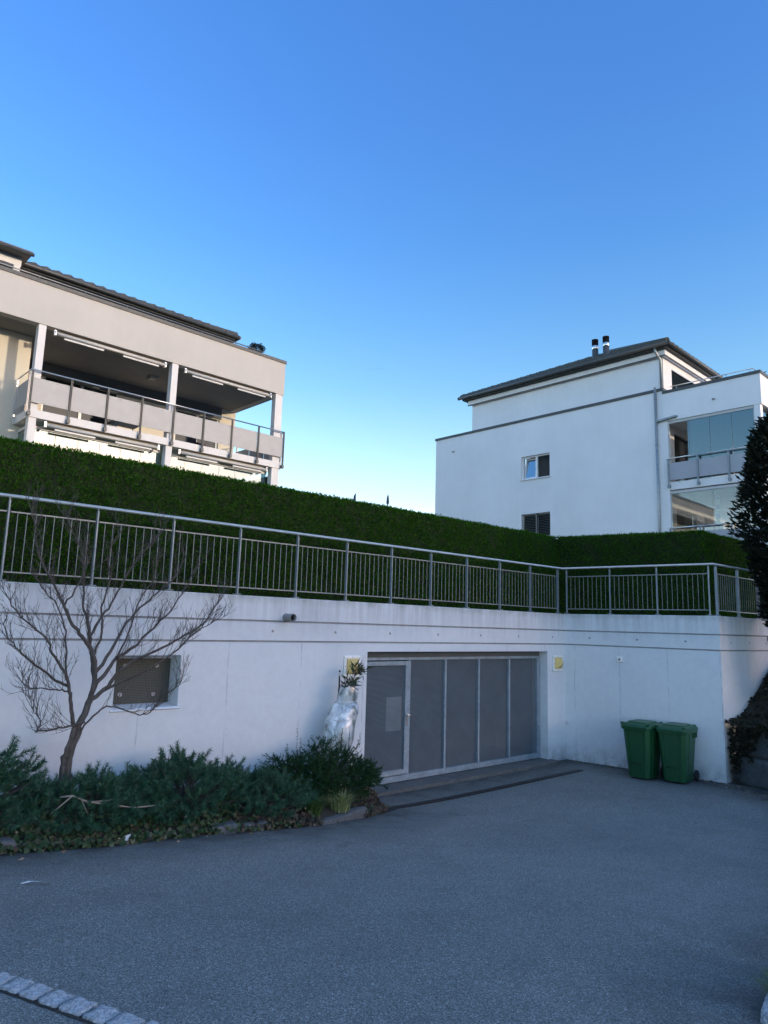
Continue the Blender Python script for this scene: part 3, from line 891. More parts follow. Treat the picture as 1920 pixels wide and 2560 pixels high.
def hump(u, z):
    return .022 * np.sin(u * 5.1 + 1.3 * np.sin(z * 4)) * np.sin(z * 6.3 + u * 1.7) + .014 * np.sin(u * 13 + z * 9)
for i, (t0, t1, dens) in enumerate(((1.2, 99, 3300), (0, 99, 3300), (0, 5.0, 2600))):
    Ls = (HP[i + 1] - HP[i]).length; t1 = min(t1, Ls)
    n = int((t1 - t0) * 1.95 * dens)
    u = rng.uniform(t0, t1, n); z = 3.05 + 1.9 * rng.uniform(0, 1, n)
    d2 = np.array(hd_[i]); n2 = np.array(hn_[i])
    off = hump(u + i * 7, z) + rng.normal(0, .018, n) - .01
    corner = np.minimum(.06, np.maximum(0, z - (HT - .07)))
    C = np.concatenate([np.array(HP[i])[None] + d2[None] * u[:, None] + n2[None] * (off - corner)[:, None], z[:, None]], 1)
    D = n2[None].repeat(n, 0); D = np.concatenate([D * .75, np.full((n, 1), .75)], 1) + rng.normal(0, .55, (n, 3))
    parts.append(leaf_geo(C, D, rand_unit(n), rng.uniform(.028, .060, n), rng.uniform(.012, .022, n)))
    n = int((t1 - t0) * 1500)           # rounded top, ragged
    u = rng.uniform(t0, t1, n); w = rng.uniform(0, .30, n)
    C = np.concatenate([np.array(HP[i])[None] + d2[None] * u[:, None] - n2[None] * w[:, None], (HT + hump(u * 1.3, w * 8) * .6 + rng.normal(0, .014, n) - .02)[:, None]], 1)
    D = np.concatenate([n2[None].repeat(n, 0) * .2, np.full((n, 1), 1.0)], 1) + rng.normal(0, .45, (n, 3))
    parts.append(leaf_geo(C, D, rand_unit(n), rng.uniform(.03, .065, n), rng.uniform(.014, .024, n)))
Vh, Fh = merge(parts)
fo = np_mesh('hedge_foliage', Vh, Fh, M['hedge'], hedge); fo.location = (-8, -10.2, -3.0)

# ------------------------------------------------------------------ buildings: shared pieces
def roof_slope(mbx, p0, p1, inward, width, pitch, hipL, hipR, course=.36, col=.40):
    """tiled slope from the eave line p0->p1 (3d) rising along `inward` (2d unit); mitred at both ends"""
    p0 = Vector(p0); p1 = Vector(p1); d = (p1 - p0); L = d.length; d.normalize()
    inn = Vector((inward[0], inward[1], 0)); tp_ = math.tan(pitch)
    nr = int(width / course)
    for r in range(nr):
        s0, s1 = r * course, (r + 1) * course
        a = s0 * hipL; b = L - s0 * hipR
        a1 = s1 * hipL; b1 = L - s1 * hipR
        if b - a < .1: break
        nc = max(1, int((b - a) / col))
        def P(u, s, dz): return p0 + d * u + inn * s + Vector((0, 0, s * tp_ + dz))
        for c in range(nc):
            u0, u1 = a + (b - a) * c / nc, a + (b - a) * (c + 1) / nc
            v0, v1 = a1 + max(0, b1 - a1) * c / nc, a1 + max(0, b1 - a1) * (c + 1) / nc
            k0 = .075; k1 = .012
            um, vm = (u0 + u1) / 2, (v0 + v1) / 2
            mbx.add([P(u0, s0 - .03, k0 + .02), P(um, s0 - .03, k0 + .075), P(u1 + .02, s0 - .03, k0 - .02), P(v1 + .02, s1, k1 - .02), P(vm, s1, k1 + .055), P(v0, s1, k1 + .02), P(u0, s0 - .03, 0), P(u1, s0 - .03, 0)],
                    [(0, 1, 4, 5), (1, 2, 3, 4), (6, 7, 2, 1, 0)])

def slats(mbx, x0, x1, y, z0, z1, pitch=.072, tilt=.5, axis='x'):
    z = z1 - pitch / 2
    while z > z0:
        if axis == 'x':
            mbx.add([(x0, y - .03, z - .03 * tilt), (x1, y - .03, z - .03 * tilt), (x1, y + .03, z + .03 * tilt), (x0, y + .03, z + .03 * tilt)], [(0, 1, 2, 3)])
        else:
            mbx.add([(y - .03, x0, z - .03 * tilt), (y - .03, x1, z - .03 * tilt), (y + .03, x1, z + .03 * tilt), (y + .03, x0, z + .03 * tilt)], [(0, 1, 2, 3)])
        z -= pitch

# ------------------------------------------------------------------ left apartment building
LB = empty('apartment_building', (14.66, 22.51, 0), rad(1.4))
tag(LB, 'grey beige apartment building on the left with open loggia and panelled balcony', 'building')
b = MB()
b.box(-18, 0, 0, .3, 11.55, 12.83)
b.box(-.3, 0, .3, 12, 11.55, 12.83)
b.build('parapet', M['fascia'], LB)
b = MB(); b.box(-18, -.302, .302, 12, 11.575, 11.85); b.build('loggia_ceiling', M['ceiling'], LB)
b = MB(); b.box(-18, .03, -.035, .34, 12.832, 12.95); b.box(-.34, .03, .34, 12.03, 12.832, 12.95); b.build('coping', M['coping'], LB)
b = MB()
b.tube([(-18, .55, 13.28), (-.75, .55, 13.28), (-.75, 11, 13.28)], .024, 8)
x = -17.6
while x < -.7: b.tube([(x, .55, 12.9), (x, .55, 13.28)], .014, 6); x += 1.42
b.build('terrace_rail', M['steel_dark'], LB)
# attic storey
b = MB()
b.box(-18, -8.1, 4.1, 4.4, 11.85, 14.66); b.box(-1.15, -.55, 4.1, 4.4, 11.85, 14.66); b.box(-8.1, -1.15, 4.1, 4.4, 14.50, 14.66)
b.box(-.85, -.55, 4.4, 12, 11.85, 14.66)
b.box(-18, -.48, 3.95, 4.098, 14.56, 14.66)
b.build('attic_wall', M['fascia'], LB)
for i in range(4):
    x0 = -8.1 + i * 1.74; w_ = MB(); w_.box(x0 + .02, x0 + 1.70, 4.25, 4.3, 11.86, 14.50)
    wo = w_.build('attic_window', M['darkglass'], LB)
    w_ = MB(); slats(w_, x0 + .04, x0 + 1.68, 4.19, 12.2, 14.48); w_.build('blind', M['blind'], wo)
b = MB()
roof_slope(b, (-18, 3.25, 14.84), (-.30, 3.25, 14.84), (0, 1), 5.4, rad(23), 0, 1)
roof_slope(b, (-.30, 3.25, 14.84), (-.30, 14.05, 14.84), (-1, 0), 5.4, rad(23), 1, 1)
b.tube([(-.33, 3.28, 14.93), (-5.4, 8.4, 17.12)], .09, 8)
b.box(-18, -.40, 3.32, 12, 14.665, 14.80)
b.build('roof', M['tile'], LB, fix=False)
b = MB(); b.tube([(-18, 3.20, 14.79), (-.25, 3.20, 14.79)], .078, 10); b.tube([(-.24, 3.2, 14.79), (-.24, 12, 14.79)], .078, 10)
x = -8.3
while x < -.4: b.tube([(x, 3.20, 14.79), (x + .03, 3.20, 14.79)], .086, 10); x += 1.05
b.build('gutter', M['gutter'], LB)
# projecting roof over the terrace
b = MB(); b.box(-18, -8.92, 2.35, 4.8, 14.72, 14.80); b.box(-18, -8.88, 2.30, 4.85, 14.80, 14.86); b.prism([(-18, 2.3, 14.862), (-18, 4.85, 14.862), (-18, 4.85, 15.4)], (9.05, 0, 0))
b.build('porch_roof', M['coping'], LB)
b = MB(); b.tube([(-18, 2.27, 14.74), (-8.86, 2.27, 14.74)], .062, 8); b.build('porch_gutter', M['gutter'], LB)
b = MB(); b.box(-18, -9.1, 2.75, 2.95, 14.42, 14.718); b.box(-9.32, -9.12, 2.76, 2.94, 11.85, 14.42); b.build('porch_beam', M['column'], LB)
b = MB(); b.tube([(-18, 2.68, 14.36), (-10, 2.68, 14.36)], .05, 8); b.build('porch_awning', M['white_metal'], LB)
# loggia walls: window openings cut out
def wall_open(mbx, x0, x1, z0, z1, y, th_, ops):
    xs_ = sorted(set([x0, x1] + [o[0] for o in ops] + [o[1] for o in ops]))
    for a_, c_ in zip(xs_[:-1], xs_[1:]):
        op = [o for o in ops if o[0] <= a_ and o[1] >= c_]
        if op: mbx.box(a_, c_, y, y + th_, op[0][3], z1); mbx.box(a_, c_, y, y + th_, z0, op[0][2])
        else: mbx.box(a_, c_, y, y + th_, z0, z1)
OPS = [(-7.75, -5.05, 8.87, 11.10), (-2.72, -.76, 8.87, 11.05)]
b = MB(); wall_open(b, -8.849, -.02, 8.852, 11.573, 3.5, .25, OPS); b.box(-.27, -.02, 3.752, 12, 3.0, 11.573)
b.build('loggia_wall', M['cream'], LB)
b = MB(); b.box(-8.848, -.72, 3.44, 3.498, 11.08, 11.57); b.build('painted_shade_strip', M['lintel_and_shade'], LB)  # dark strip standing in for the shade along the rear wall top
for (x0, x1, z0, z1) in OPS:
    w_ = MB(); w_.box(x0, x1, 3.62, 3.66, z0, z1); wo = w_.build('terrace_window', M['darkglass'], LB)
    w_ = MB(); slats(w_, x0 + .03, (x0 + x1) / 2 + .2, 3.56, z1 - .55, z1 - .02); w_.build('blind', M['blind'], wo)
    w_ = MB(); w_.box(x0, x0 + .07, 3.585, 3.618, z0, z1); w_.box(x1 - .07, x1, 3.585, 3.618, z0, z1); w_.box((x0 + x1) / 2 - .05, (x0 + x1) / 2 + .05, 3.585, 3.618, z0, z1); w_.box(x0 + .07, (x0 + x1) / 2 - .05, 3.585, 3.618, z0, z0 + .07); w_.box((x0 + x1) / 2 + .05, x1 - .07, 3.585, 3.618, z0, z0 + .07); w_.build('window_frame', M['white_pvc'], wo)
OPW = [(-12.5, -9.78, 8.9, 11.12)]
b = MB(); wall_open(b, -18, -8.85, 3.0, 11.573, 1.4, .3, OPW); b.box(-9.15, -8.85, 1.702, 3.5, 3.0, 11.573)
b.build('wing_wall', M['cream'], LB)
w_ = MB(); w_.box(-12.5, -9.78, 1.55, 1.6, 8.9, 11.12); w_.build('wing_window', M['darkglass'], LB)
b = MB(); b.box(-8.849, -.02, 3.5, 3.75, 3.0, 8.598); b.build('lower_loggia_wall', M['cream'], LB)
# balcony slab, columns
b = MB(); b.box(-9.12, 0, 0, 3.498, 8.6, 8.85); b.build('balcony_slab', M['column'], LB, bevel=.008)
for (x0, x1) in ((-9.08, -8.86), (-4.69, -4.46), (-.36, -.03)):
    c = MB(); c.box(x0, x1, .03, .28, 8.852, 11.548); c.build('column', M['column'], LB, bevel=.006)
    c = MB(); c.box(x0, x1, .03, .28, 5.5, 8.598); c.build('column', M['column'], LB, bevel=.006)
b = MB(); b.prism([(-4.7, 1.75, 11.573), (-4.32, 1.75, 11.573), (-4.4, 1.83, 11.47), (-4.62, 1.83, 11.47)], (0, .3, 0)); b.build('ceiling_lamp', M['steel_dark'], LB)
# awnings
def awning(x0, x1, z):
    a = MB(); a.tube([(x0, -.02 + .1, z), (x1, .08, z)], .052, 12)
    ao = a.build('awning', M['white_metal'], LB)
    a = MB(); a.box(x0 + .05, x1 - .05, .14, .30, z - .03, z + .095); a.build('awning_fabric', M['fabric'], ao)
    L = x1 - x0
    for (p, q) in ((.07, .42), (.60, .95)):
        a = MB(); a.box(x0 + p * L, x0 + q * L, .06, .12, z - .135, z - .075); a.build('awning_arm', M['white_metal'], ao, bevel=.008)
    for xx in (x0 - .04, x1 + .04):
        a = MB(); a.box(xx - .035, xx + .035, .02, .14, z - .09, z + .085); a.tube([(xx, .0, z - .1), (xx, .0, z + .06)], .016, 6)
        a.build('awning_bracket', M['steel'], ao, bevel=.006)
awning(-8.55, -4.98, 11.41); awning(-4.14, -.62, 11.41)
awning(-8.55, -4.98, 8.47); awning(-4.14, -.62, 8.47)
# lower glazing
def pane_row(x0, x1, n, y, z0, z1, mat, parent, gap=.012):
    w = (x1 - x0) / n
    for k in range(n):
        g = MB(); g.box(x0 + k * w + gap / 2, x0 + (k + 1) * w - gap / 2, y, y + .01, z0, z1); g.build('glass_pane', mat, parent)
b = MB(); b.box(-8.85, -4.70, .36, .42, 8.36, 8.45); b.box(-4.45, -.37, .36, .42, 8.36, 8.45)
b.box(-8.98, -8.92, .45, 1.39, 8.36, 8.45)
gl = b.build('glazing_track', M['white_metal'], LB)
pane_row(-8.84, -4.71, 6, .385, 5.6, 8.358, M['glass_l'], gl)
pane_row(-4.44, -.38, 6, .385, 5.6, 8.358, M['glass_l'], gl)
g = MB(); g.box(-8.955, -8.945, .46, 1.38, 5.6, 8.358); g.build('glass_pane', M['glass_l'], gl)
g = MB(); g.box(-.155, -.145, .46, 3.4, 5.6, 8.358); g.build('glass_pane', M['glass_l'], gl)
# lower balcony floor and its upstand
b = MB(); b.box(-9.12, 0, 0, 3.498, 5.3, 5.55); b.build('lower_slab', M['column'], LB)
# balcony railing
BR = MB(); BR.tube([(-9.17, 1.3, 10.04), (-9.17, -.09, 10.04), (.06, -.09, 10.04), (.06, 3.4, 10.04)], .024, 10)
br = BR.build('balcony_railing', M['steel'], LB)
px = [-9.13 + i * 1.146 for i in range(9)]
for x in px:
    p = MB(); p.box(x - .028, x - .010, -.115, -.065, 8.60, 10.02); p.box(x + .010, x + .028, -.115, -.065, 8.60, 10.02); p.box(x - .045, x + .045, -.128, 0, 8.62, 8.73)
    p.build('balustrade_post', M['post_dark'], br)
for y in (.02, 1.28):
    p = MB(); p.box(-9.195, -9.145, y - .025, y + .025, 8.60, 10.02); p.build('balustrade_post', M['steel'], br)
for y in (.1, 1.2, 2.3, 3.35):
    p = MB(); p.box(.035, .085, y - .025, y + .025, 8.60, 10.02); p.build('balustrade_post', M['steel_dark'], br)
for i in range(8):
    p = MB(); x0, x1 = px[i] + .035, px[i + 1] - .035
    p.box(x0, x1, -.062, -.05, 9.04, 9.81)
    for kx in (.05, .35, .65, .95):
        for kz in (9.09, 9.76):
            p.lathe([(.0001, .006), (.012, .006), (.012, 0)], (x0 + (x1 - x0) * kx, -.0625, kz), 8, 1, Matrix.Rotation(rad(90), 4, 'X'))
    p.build('balustrade_panel', [M['panel'], M['steel_dark']], br)
p = MB(); p.box(-9.145, -9.133, .06, 1.24, 9.04, 9.81); p.build('balustrade_panel', M['panel'], br)
for (y0, y1) in ((.14, 1.16), (1.24, 2.26), (2.34, 3.32)):
    p = MB(); p.box(.022, .034, y0, y1, 9.04, 9.81); p.build('balustrade_panel', M['panel'], br)

# things on that balcony, seen through the gap under the panels
def chair_at(x, y, z, rz, label):
    e = empty('balcony_chair', (x, y, z), rz); tag(e, label, 'chair')
    s = MB(); s.box(-.24, .24, -.24, .24, .42, .46); s.build('seat', M['black'], e, bevel=.01)
    s = MB(); s.box(-.24, .24, .22, .25, .46, .78); s.build('backrest', M['black'], e, bevel=.01)
    for sx in (-.22, .22):
        for sy in (-.22, .22):
            s = MB(); s.tube([(sx, sy, 0), (sx * .95, sy * .95, .42)], .014, 6); s.build('leg', M['black'], e)

chair_at(11.9, 24.1, 8.855, rad(20), 'black chair glimpsed under the balcony panels right of the middle column')
chair_at(8.1, 23.7, 8.855, rad(-30), 'black chair glimpsed under the balcony panels left of the middle column')
tb = empty('balcony_table', (9.2, 24.3, 8.855)); tag(tb, 'dark low table on the left balcony seen under the grey panels', 'table')
s = MB(); s.box(-.5, .5, -.4, .4, .68, .72); s.build('table_top', M['steel_dark'], tb)
for sx in (-.45, .45):
    for sy in (-.35, .35):
        s = MB(); s.tube([(sx, sy, 0), (sx, sy, .68)], .02, 6); s.build('leg', M['steel_dark'], tb)
# potted shrub on the roof terrace
def small_shrub(name, x, y, z, r, hgt, label, mat, cat='plant', n=260, leaf=.06):
    e = empty(name, (x, y, z)); tag(e, label, cat)
    p = MB(); p.lathe([(.0001, 0), (.13, 0), (.17, .30), (.15, .30), (.14, .27), (.0001, .27)], (0, 0, 0), 16); p.build('pot', M['steel_dark'], e)
    p = MB(); p.tube([(0, 0, .27), (.02, 0, hgt * .6), (0, .02, hgt * .85)], [.018, .014, .008], 6)
    for k in range(5): 
        t = k * 1.3; p.tube([(0.01, 0, hgt * .5), (math.cos(t) * r * .6, math.sin(t) * r * .6, hgt * .8)], [.012, .006], 5)
    p.build('stem', M['bark'], e)
    C = rand_unit(n) * (r * rng.uniform(.35, 1, n) ** .6)[:, None]; C[:, 2] = C[:, 2] * .8 + hgt - r * .2
    lump = (np.sin(C[:, 0] * 14) + np.sin(C[:, 1] * 13 + 1) + np.sin(C[:, 2] * 15 + 2)) > -.6
    C = C[lump]
    Vv, Ff = leaf_geo(C, rand_unit(len(C)), rand_unit(len(C)), np.full(len(C), leaf), np.full(len(C), leaf * .5))
    np_mesh('foliage', Vv, Ff, mat, e)
small_shrub('potted_shrub', 13.78, 23.3, 11.85, .34, 1.62, 'dark potted shrub peeking over the roof terrace edge of left building', M['laurel'], n=1500, leaf=.075)

# ------------------------------------------------------------------ right apartment building
RB = empty('apartment_building', (27.5, 13.3, 0), rad(2.05))
tag(RB, 'white rendered apartment building on the right with twin steel flues and glazed balconies', 'building')
# facade facing -x with two windows
def wall_open_y(mbx, y0, y1, z0, z1, x, th_, ops):
    ys_ = sorted(set([y0, y1] + [o[0] for o in ops] + [o[1] for o in ops]))
    for a_, c_ in zip(ys_[:-1], ys_[1:]):
        op = sorted([o for o in ops if o[0] <= a_ and o[1] >= c_], key=lambda o: o[2])
        zc = z0
        for o in op:
            mbx.box(x, x + th_, a_, c_, zc, o[2]); zc = o[3]
        mbx.box(x, x + th_, a_, c_, zc, z1)
WO = [(5.66, 7.27, 7.07, 8.22), (5.66, 7.27, 9.90, 11.06)]
b = MB(); wall_open_y(b, .15, 12.85, 3.0, 12.83, 0, .35, WO)
b.box(.352, 10, 12.5, 12.85, 3.0, 12.83)
b.build('facade', M['white'], RB)
b = MB(); b.box(-.045, .33, .1, 12.9, 12.832, 12.955); b.box(.33, 1.5, .1, .38, 12.832, 12.955); b.build('coping', M['coping'], RB)
# attic
b = MB(); b.box(.26, .5, .25, 10.55, 12.6, 14.60); b.box(.5, 14, 10.3, 10.55, 12.6, 14.6)
b.build('attic_wall', M['white'], RB)
b = MB()
xs_ = [(.26, 1.09), (3.55, 14)]
for (a_, c_) in xs_: b.box(a_, c_, .2, .248, 11.6, 14.60)
b.box(1.09, 3.55, .2, .248, 14.1, 14.6); b.box(1.09, 3.55, .2, .248, 11.6, 11.9)
b.build('attic_front', M['whitefront'], RB)
w_ = MB(); w_.box(1.09, 3.55, .32, .36, 11.9, 14.1); wo = w_.build('attic_window', M['darkglass'], RB)
w_ = MB(); slats(w_, 1.1, 3.54, .27, 11.92, 14.06, .085); w_.build('blind', M['blind'], wo)
b = MB(); b.box(.08, .258, .02, 10.70, 14.44, 14.66); b.box(.26, 14, .02, .198, 14.44, 14.66)
b.build('eaves_board', M['white'], RB)
b = MB(); b.box(.06, .10, 0, 10.72, 14.40, 14.438); b.box(.10, 14, 0, .05, 14.40, 14.438); b.build('eaves_trim', M['coping'], RB)
b = MB()
roof_slope(b, (-.22, 11.0, 14.86), (-.22, -.22, 14.86), (1, 0), 5.6, rad(25.5), 1, 1)
roof_slope(b, (-.22, -.22, 14.86), (16, -.22, 14.86), (0, 1), 5.6, rad(25.5), 1, 0)
b.tube([(-.24, -.24, 14.93), (5.3, 5.3, 17.58)], .10, 8)
b.box(-.16, 14, -.16, 10.9, 14.665, 14.83)
b.build('roof', M['tile'], RB, fix=False)
b = MB(); b.tube([(-.27, 11.08, 14.79), (-.27, -.27, 14.79)], .085, 10); b.tube([(-.27, -.27, 14.79), (15, -.27, 14.79)], .085, 10)
b.build('gutter', M['gutter'], RB)
for (x, y) in ((1.05, 3.78), (1.05, 3.22)):
    c = MB()
    c.lathe([(.0001, 15.1), (.145, 15.1), (.145, 15.98), (.14, 15.98)], (x, y, 0), 20, 0)
    c.lathe([(.146, 15.98), (.152, 15.99), (.152, 16.13), (.146, 16.14)], (x, y, 0), 20, 1)
    c.lathe([(.10, 16.13), (.10, 16.42)], (x, y, 0), 16, 2)
    for kz in (16.19, 16.27, 16.35): c.lathe([(.105, kz + .03), (.155, kz), (.155, kz + .02), (.10, kz + .045)], (x, y, 0), 20, 2)
    c.lathe([(.155, 16.42), (.155, 16.45), (.0001, 16.46)], (x, y, 0), 20, 2)
    c.build('flue', [M['gutter'], M['steel'], M['black']], RB)
# windows in the facade
for i, (y0, y1, z0, z1) in enumerate(WO):
    w_ = MB()
    if i == 0: w_.box(.20, .24, y0, y1, z0, z1)
    else: w_.box(.20, .24, y0, 6.47, z0, z1); w_.box(.44, .46, 6.47, y1, z0, z1)
    wo = w_.build('window', M['darkglass'], RB)
    f = MB()
    f.box(.13, .198, y0, y0 + .06, z0, z1); f.box(.13, .198, y1 - .06, y1, z0, z1); f.box(.13, .198, y0 + .06, y1 - .06, z0, z0 + .07); f.box(.13, .198, y0 + .06, y1 - .06, z1 - .06, z1)
    f.box(.12, .198, 6.42, 6.52, z0 + .07, z1 - .06)
    f.build('window_frame', M['white_pvc'], wo)
    s = MB(); s.box(-.05, .13, y0 - .05, y1 + .05, z0 - .035, z0 - .003); s.build('window_sill', M['white_metal'], wo)
    if i == 0:
        s = MB(); slats(s, y0 + .02, y1 - .02, .08, z0, z1, .078, .5, 'y'); s.box(.03, .13, 6.40, 6.43, z0, z1); s.build('blind', M['blind'], wo)
    else:
        # tilted left casement
        t = MB(); Mt = Matrix.Translation((.20, 6.53, z0 + .07)) @ Matrix.Rotation(rad(9), 4, 'Y')
        hgt = z1 - z0 - .14
        t.box(-.04, .0, .0, .06, 0, hgt, 0, Mt); t.box(-.04, 0, .6, .66, 0, hgt, 0, Mt); t.box(-.04, 0, .06, .6, 0, .06, 0, Mt); t.box(-.04, 0, .06, .6, hgt - .06, hgt, 0, Mt)
        t.box(-.025, -.015, .06, .6, .06, hgt - .06, 1, Mt)
        t.build('tilted_casement', [M['white_pvc'], M['mirrorglass']], wo)
# parapet of the terrace on top of the balconies
b = MB(); b.box(-.02, .25, -3.66, .148, 11.48, 12.68); b.box(.25, 16, -3.66, -3.42, 11.48, 12.68); b.box(.252, 16, -3.418, .148, 11.50, 11.75)
b.build('terrace_parapet', M['white'], RB)
b = MB(); b.box(-.06, .28, -3.70, .14, 12.682, 12.80); b.box(.28, 16, -3.70, -3.38, 12.682, 12.80); b.build('parapet_coping', M['coping'], RB)
b = MB(); b.tube([(.35, -.05, 13.06), (.35, -3.3, 13.06), (15, -3.3, 13.06)], .022, 8)
for y in (-.3, -1.3, -2.3, -3.2): b.tube([(.35, y, 12.7), (.35, y, 13.06)], .014, 6)
b.build('terrace_rail', M['steel'], RB)
# slabs, posts, loggia wall
for (z0, z1) in ((8.56, 8.88), (5.7, 6.0)):
    b = MB(); b.box(0, 16, -3.60, .148, z0, z1); b.build('balcony_slab', M['white'], RB)
for (z0, z1) in ((8.882, 11.478), (6.002, 8.558), (3.0, 5.698)):
    b = MB(); b.box(0, .28, -3.60, -3.38, z0, z1); b.build('corner_post', M['white'], RB)
    b = MB(); b.box(0, .20, -.02, .149, z0, z1); b.build('jamb', M['white'], RB)
LO = [(1.0, 2.7, 9.0, 11.2), (3.4, 5.2, 9.0, 11.2)]
LO2 = [(.95, 3.0, 6.1, 7.95), (3.8, 6.0, 6.1, 7.95)]
b = MB(); wall_open(b, .201, 14, 8.882, 11.498, .15, .2, LO); wall_open(b, .201, 14, 6.002, 8.558, .15, .2, LO2)
b.build('loggia_wall', M['whitefront'], RB)
for (x0, x1, z0, z1) in LO + LO2:
    w_ = MB(); w_.box(x0, x1, .30, .33, z0, z1); wo = w_.build('loggia_window', M['darkglass'], RB)
    w_ = MB(); slats(w_, x0 + .02, x0 + (x1 - x0) * .6, .22, z0, z1, .085); w_.build('blind', M['blind'], wo)
# balcony glazing
def glaz(z0, z1, first_open, mats):
    t = MB(); t.box(.02, .10, -3.36, -.03, z1, z1 + .11); t.box(.03, .09, -3.378, -3.34, z0, z1); t.box(.03, .09, -.06, -.03, z0, z1)
    tr = t.build('glazing_track', M['white_metal'], RB, bevel=.006)
    ys = [-.06, -.87, -1.69, -2.53, -3.34]
    for k in range(4):
        g = MB()
        if first_open and k == 0:
            g.box(.055, .065, ys[1] + .005, ys[1] + .06, z0, z1)
        else:
            g.box(.055, .065, ys[k + 1] + .006, ys[k] - .006, z0, z1)
        g.build('glass_pane', mats, tr)
    return tr
for tr_, z0, z1 in ((glaz(8.90, 11.36, True, M['glass_r']), 8.90, 11.36), (glaz(6.02, 8.40, False, M['glass_r2']), 6.02, 8.40)):
    for k in range(6):
        g = MB(); g.box(.30 + k * .9, 1.19 + k * .9, -3.50, -3.49, z0, z1); g.build('glass_pane', M['glass_r'], tr_)
def rb_railing(zs):
    r = MB(); r.tube([(-.10, .03, zs + .98), (-.10, -3.62, zs + .98), (6, -3.62, zs + .98)], .026, 10)
    ro = r.build('balcony_railing', M['steel'], RB)
    ps = [-.03, -1.215, -2.40, -3.55]
    for y in ps:
        p = MB(); p.box(-.125, -.075, y - .03, y + .03, zs - .26, zs + .96); p.box(-.14, 0, y - .045, y + .045, zs - .24, zs - .13); p.build('balustrade_post', M['rail'], ro)
    for a_, c_ in zip(ps[:-1], ps[1:]):
        p = MB(); p.box(-.075, -.062, c_ + .035, a_ - .035, zs + .07, zs + .78); p.build('balustrade_panel', M['panel_r'], ro)
    for x0 in (.1, 1.3, 2.5, 3.7):
        p = MB(); p.box(x0, x0 + 1.12, -3.60 - .02, -3.602, zs + .07, zs + .78); p.build('balustrade_panel', M['panel_r'], ro)
rb_railing(8.88); rb_railing(6.0)
# pipes
b = MB(); b.tube([(-.075, .43, 3.0), (-.075, .43, 13.02)], .055, 10)
for z in (4.5, 6.5, 8.5, 10.5, 12.5): b.tube([(-.075, .43, z), (-.075, .43, z + .04)], .066, 10)
b.tube([(-.075, .43, 11.52), (-.075, -.36, 11.60), (.0, -.42, 11.61)], .06, 10)
b.tube([(-.2, .32, 14.72), (-.16, .32, 14.55), (.19, .27, 14.30), (.19, .27, 12.96)], .052, 10)
b.build('downpipe', M['pipe'], RB)
for (y, z, x_) in ((11.57, 12.04, 0), (-1.93, 12.02, -.02)):
    s = MB(); s.tube([(x_, y, z), (x_ - .13, y, z - .03)], .035, 10); s.build('overflow_spout', M['grey_pvc'], RB)
# hanging paper moons behind the lower glazing
gar = empty('hanging_garland', (27.5 + .22, 13.3 - 1.75, 8.50)); tag(gar, 'hanging garland of pale and purple moon shapes behind lower balcony glass', 'garland')
s = MB(); s.tube([(0, 0, -1.45), (0, 0, 0)], .004, 5); s.build('string', M['white_metal'], gar)
mo = [simple('moon_' + n, c, .6) for n, c in (('yellow', (.75, .75, .25)), ('purple', (.38, .26, .50)), ('cream', (.85, .80, .68)))]
for k in range(6):
    s = MB(); z = -.42 - k * .185; pts = []
    for q in range(13):
        t = rad(60 + 240 * q / 12); pts.append((0, math.cos(t) * .085, z + math.sin(t) * .085))
    s.tube(pts, [.012 + .045 * math.sin(math.pi * q / 12) for q in range(13)], 6); s.build('moon', mo[(1, 2, 1, 2, 1, 0)[k]], gar)

# ------------------------------------------------------------------ wheelie bins
bin_ = empty('wheelie_bin', (13.24, 7.11, .005), rad(-90 + 3))
def tapered(mbx, w0, d0, w1, d1, z0, z1, c, mi=0):
    def ringp(w, d, z):
        return [(-w + c, -d, z), (w - c, -d, z), (w, -d + c, z), (w, d - c, z), (w - c, d, z), (-w + c, d, z), (-w, d - c, z), (-w, -d + c, z)]
    a, b_ = ringp(w0, d0, z0), ringp(w1, d1, z1)
    mbx.add(a + b_, [tuple(range(8))[::-1], tuple(range(8, 16))] + [(i, (i + 1) % 8, 8 + (i + 1) % 8, 8 + i) for i in range(8)], mi)
# local frame: front is -y, width along x
s = MB(); tapered(s, .205, .25, .265, .33, .03, .93, .055)
s.box(-.12, .12, -.335, -.20, .30, .301)      # placeholder thickness of the moulded front rib
body = s.build('bin_body', M['green'], bin_, bevel=.012)
s = MB()
for sx in (-1, 1):
    s.add([(sx * .115, -.262, .05), (sx * .135, -.262, .05), (sx * .155, -.345, .92), (sx * .135, -.345, .92), (sx * .115, -.24, .05), (sx * .135, -.24, .05), (sx * .155, -.32, .92), (sx * .135, -.32, .92)], [(0, 1, 2, 3), (0, 4, 5, 1), (1, 5, 6, 2), (2, 6, 7, 3), (3, 7, 4, 0)])
    s.add([(sx * .212, -.10, .05), (sx * .212, .02, .05), (sx * .273, .02, .90), (sx * .273, -.10, .90), (sx * .19, -.10, .05), (sx * .19, .02, .05), (sx * .25, .02, .90), (sx * .25, -.10, .90)], [(0, 1, 2, 3), (0, 4, 5, 1), (1, 5, 6, 2), (2, 6, 7, 3), (3, 7, 4, 0)])
s.build('moulded_rib', M['green'], bin_)
s = MB(); tapered(s, .285, .355, .292, .362, .90, .955, .05)
for sx in (-1, 1):
    for y in (.10, .20, .28): s.box(sx * .272 - .012, sx * .272 + .012, y - .012, y + .012, .80, .90)
for x in (-.2, -.1, 0, .1, .2): s.box(x - .01, x + .01, -.352, -.33, .85, .90)
s.build('bin_rim', M['green'], bin_, bevel=.008)
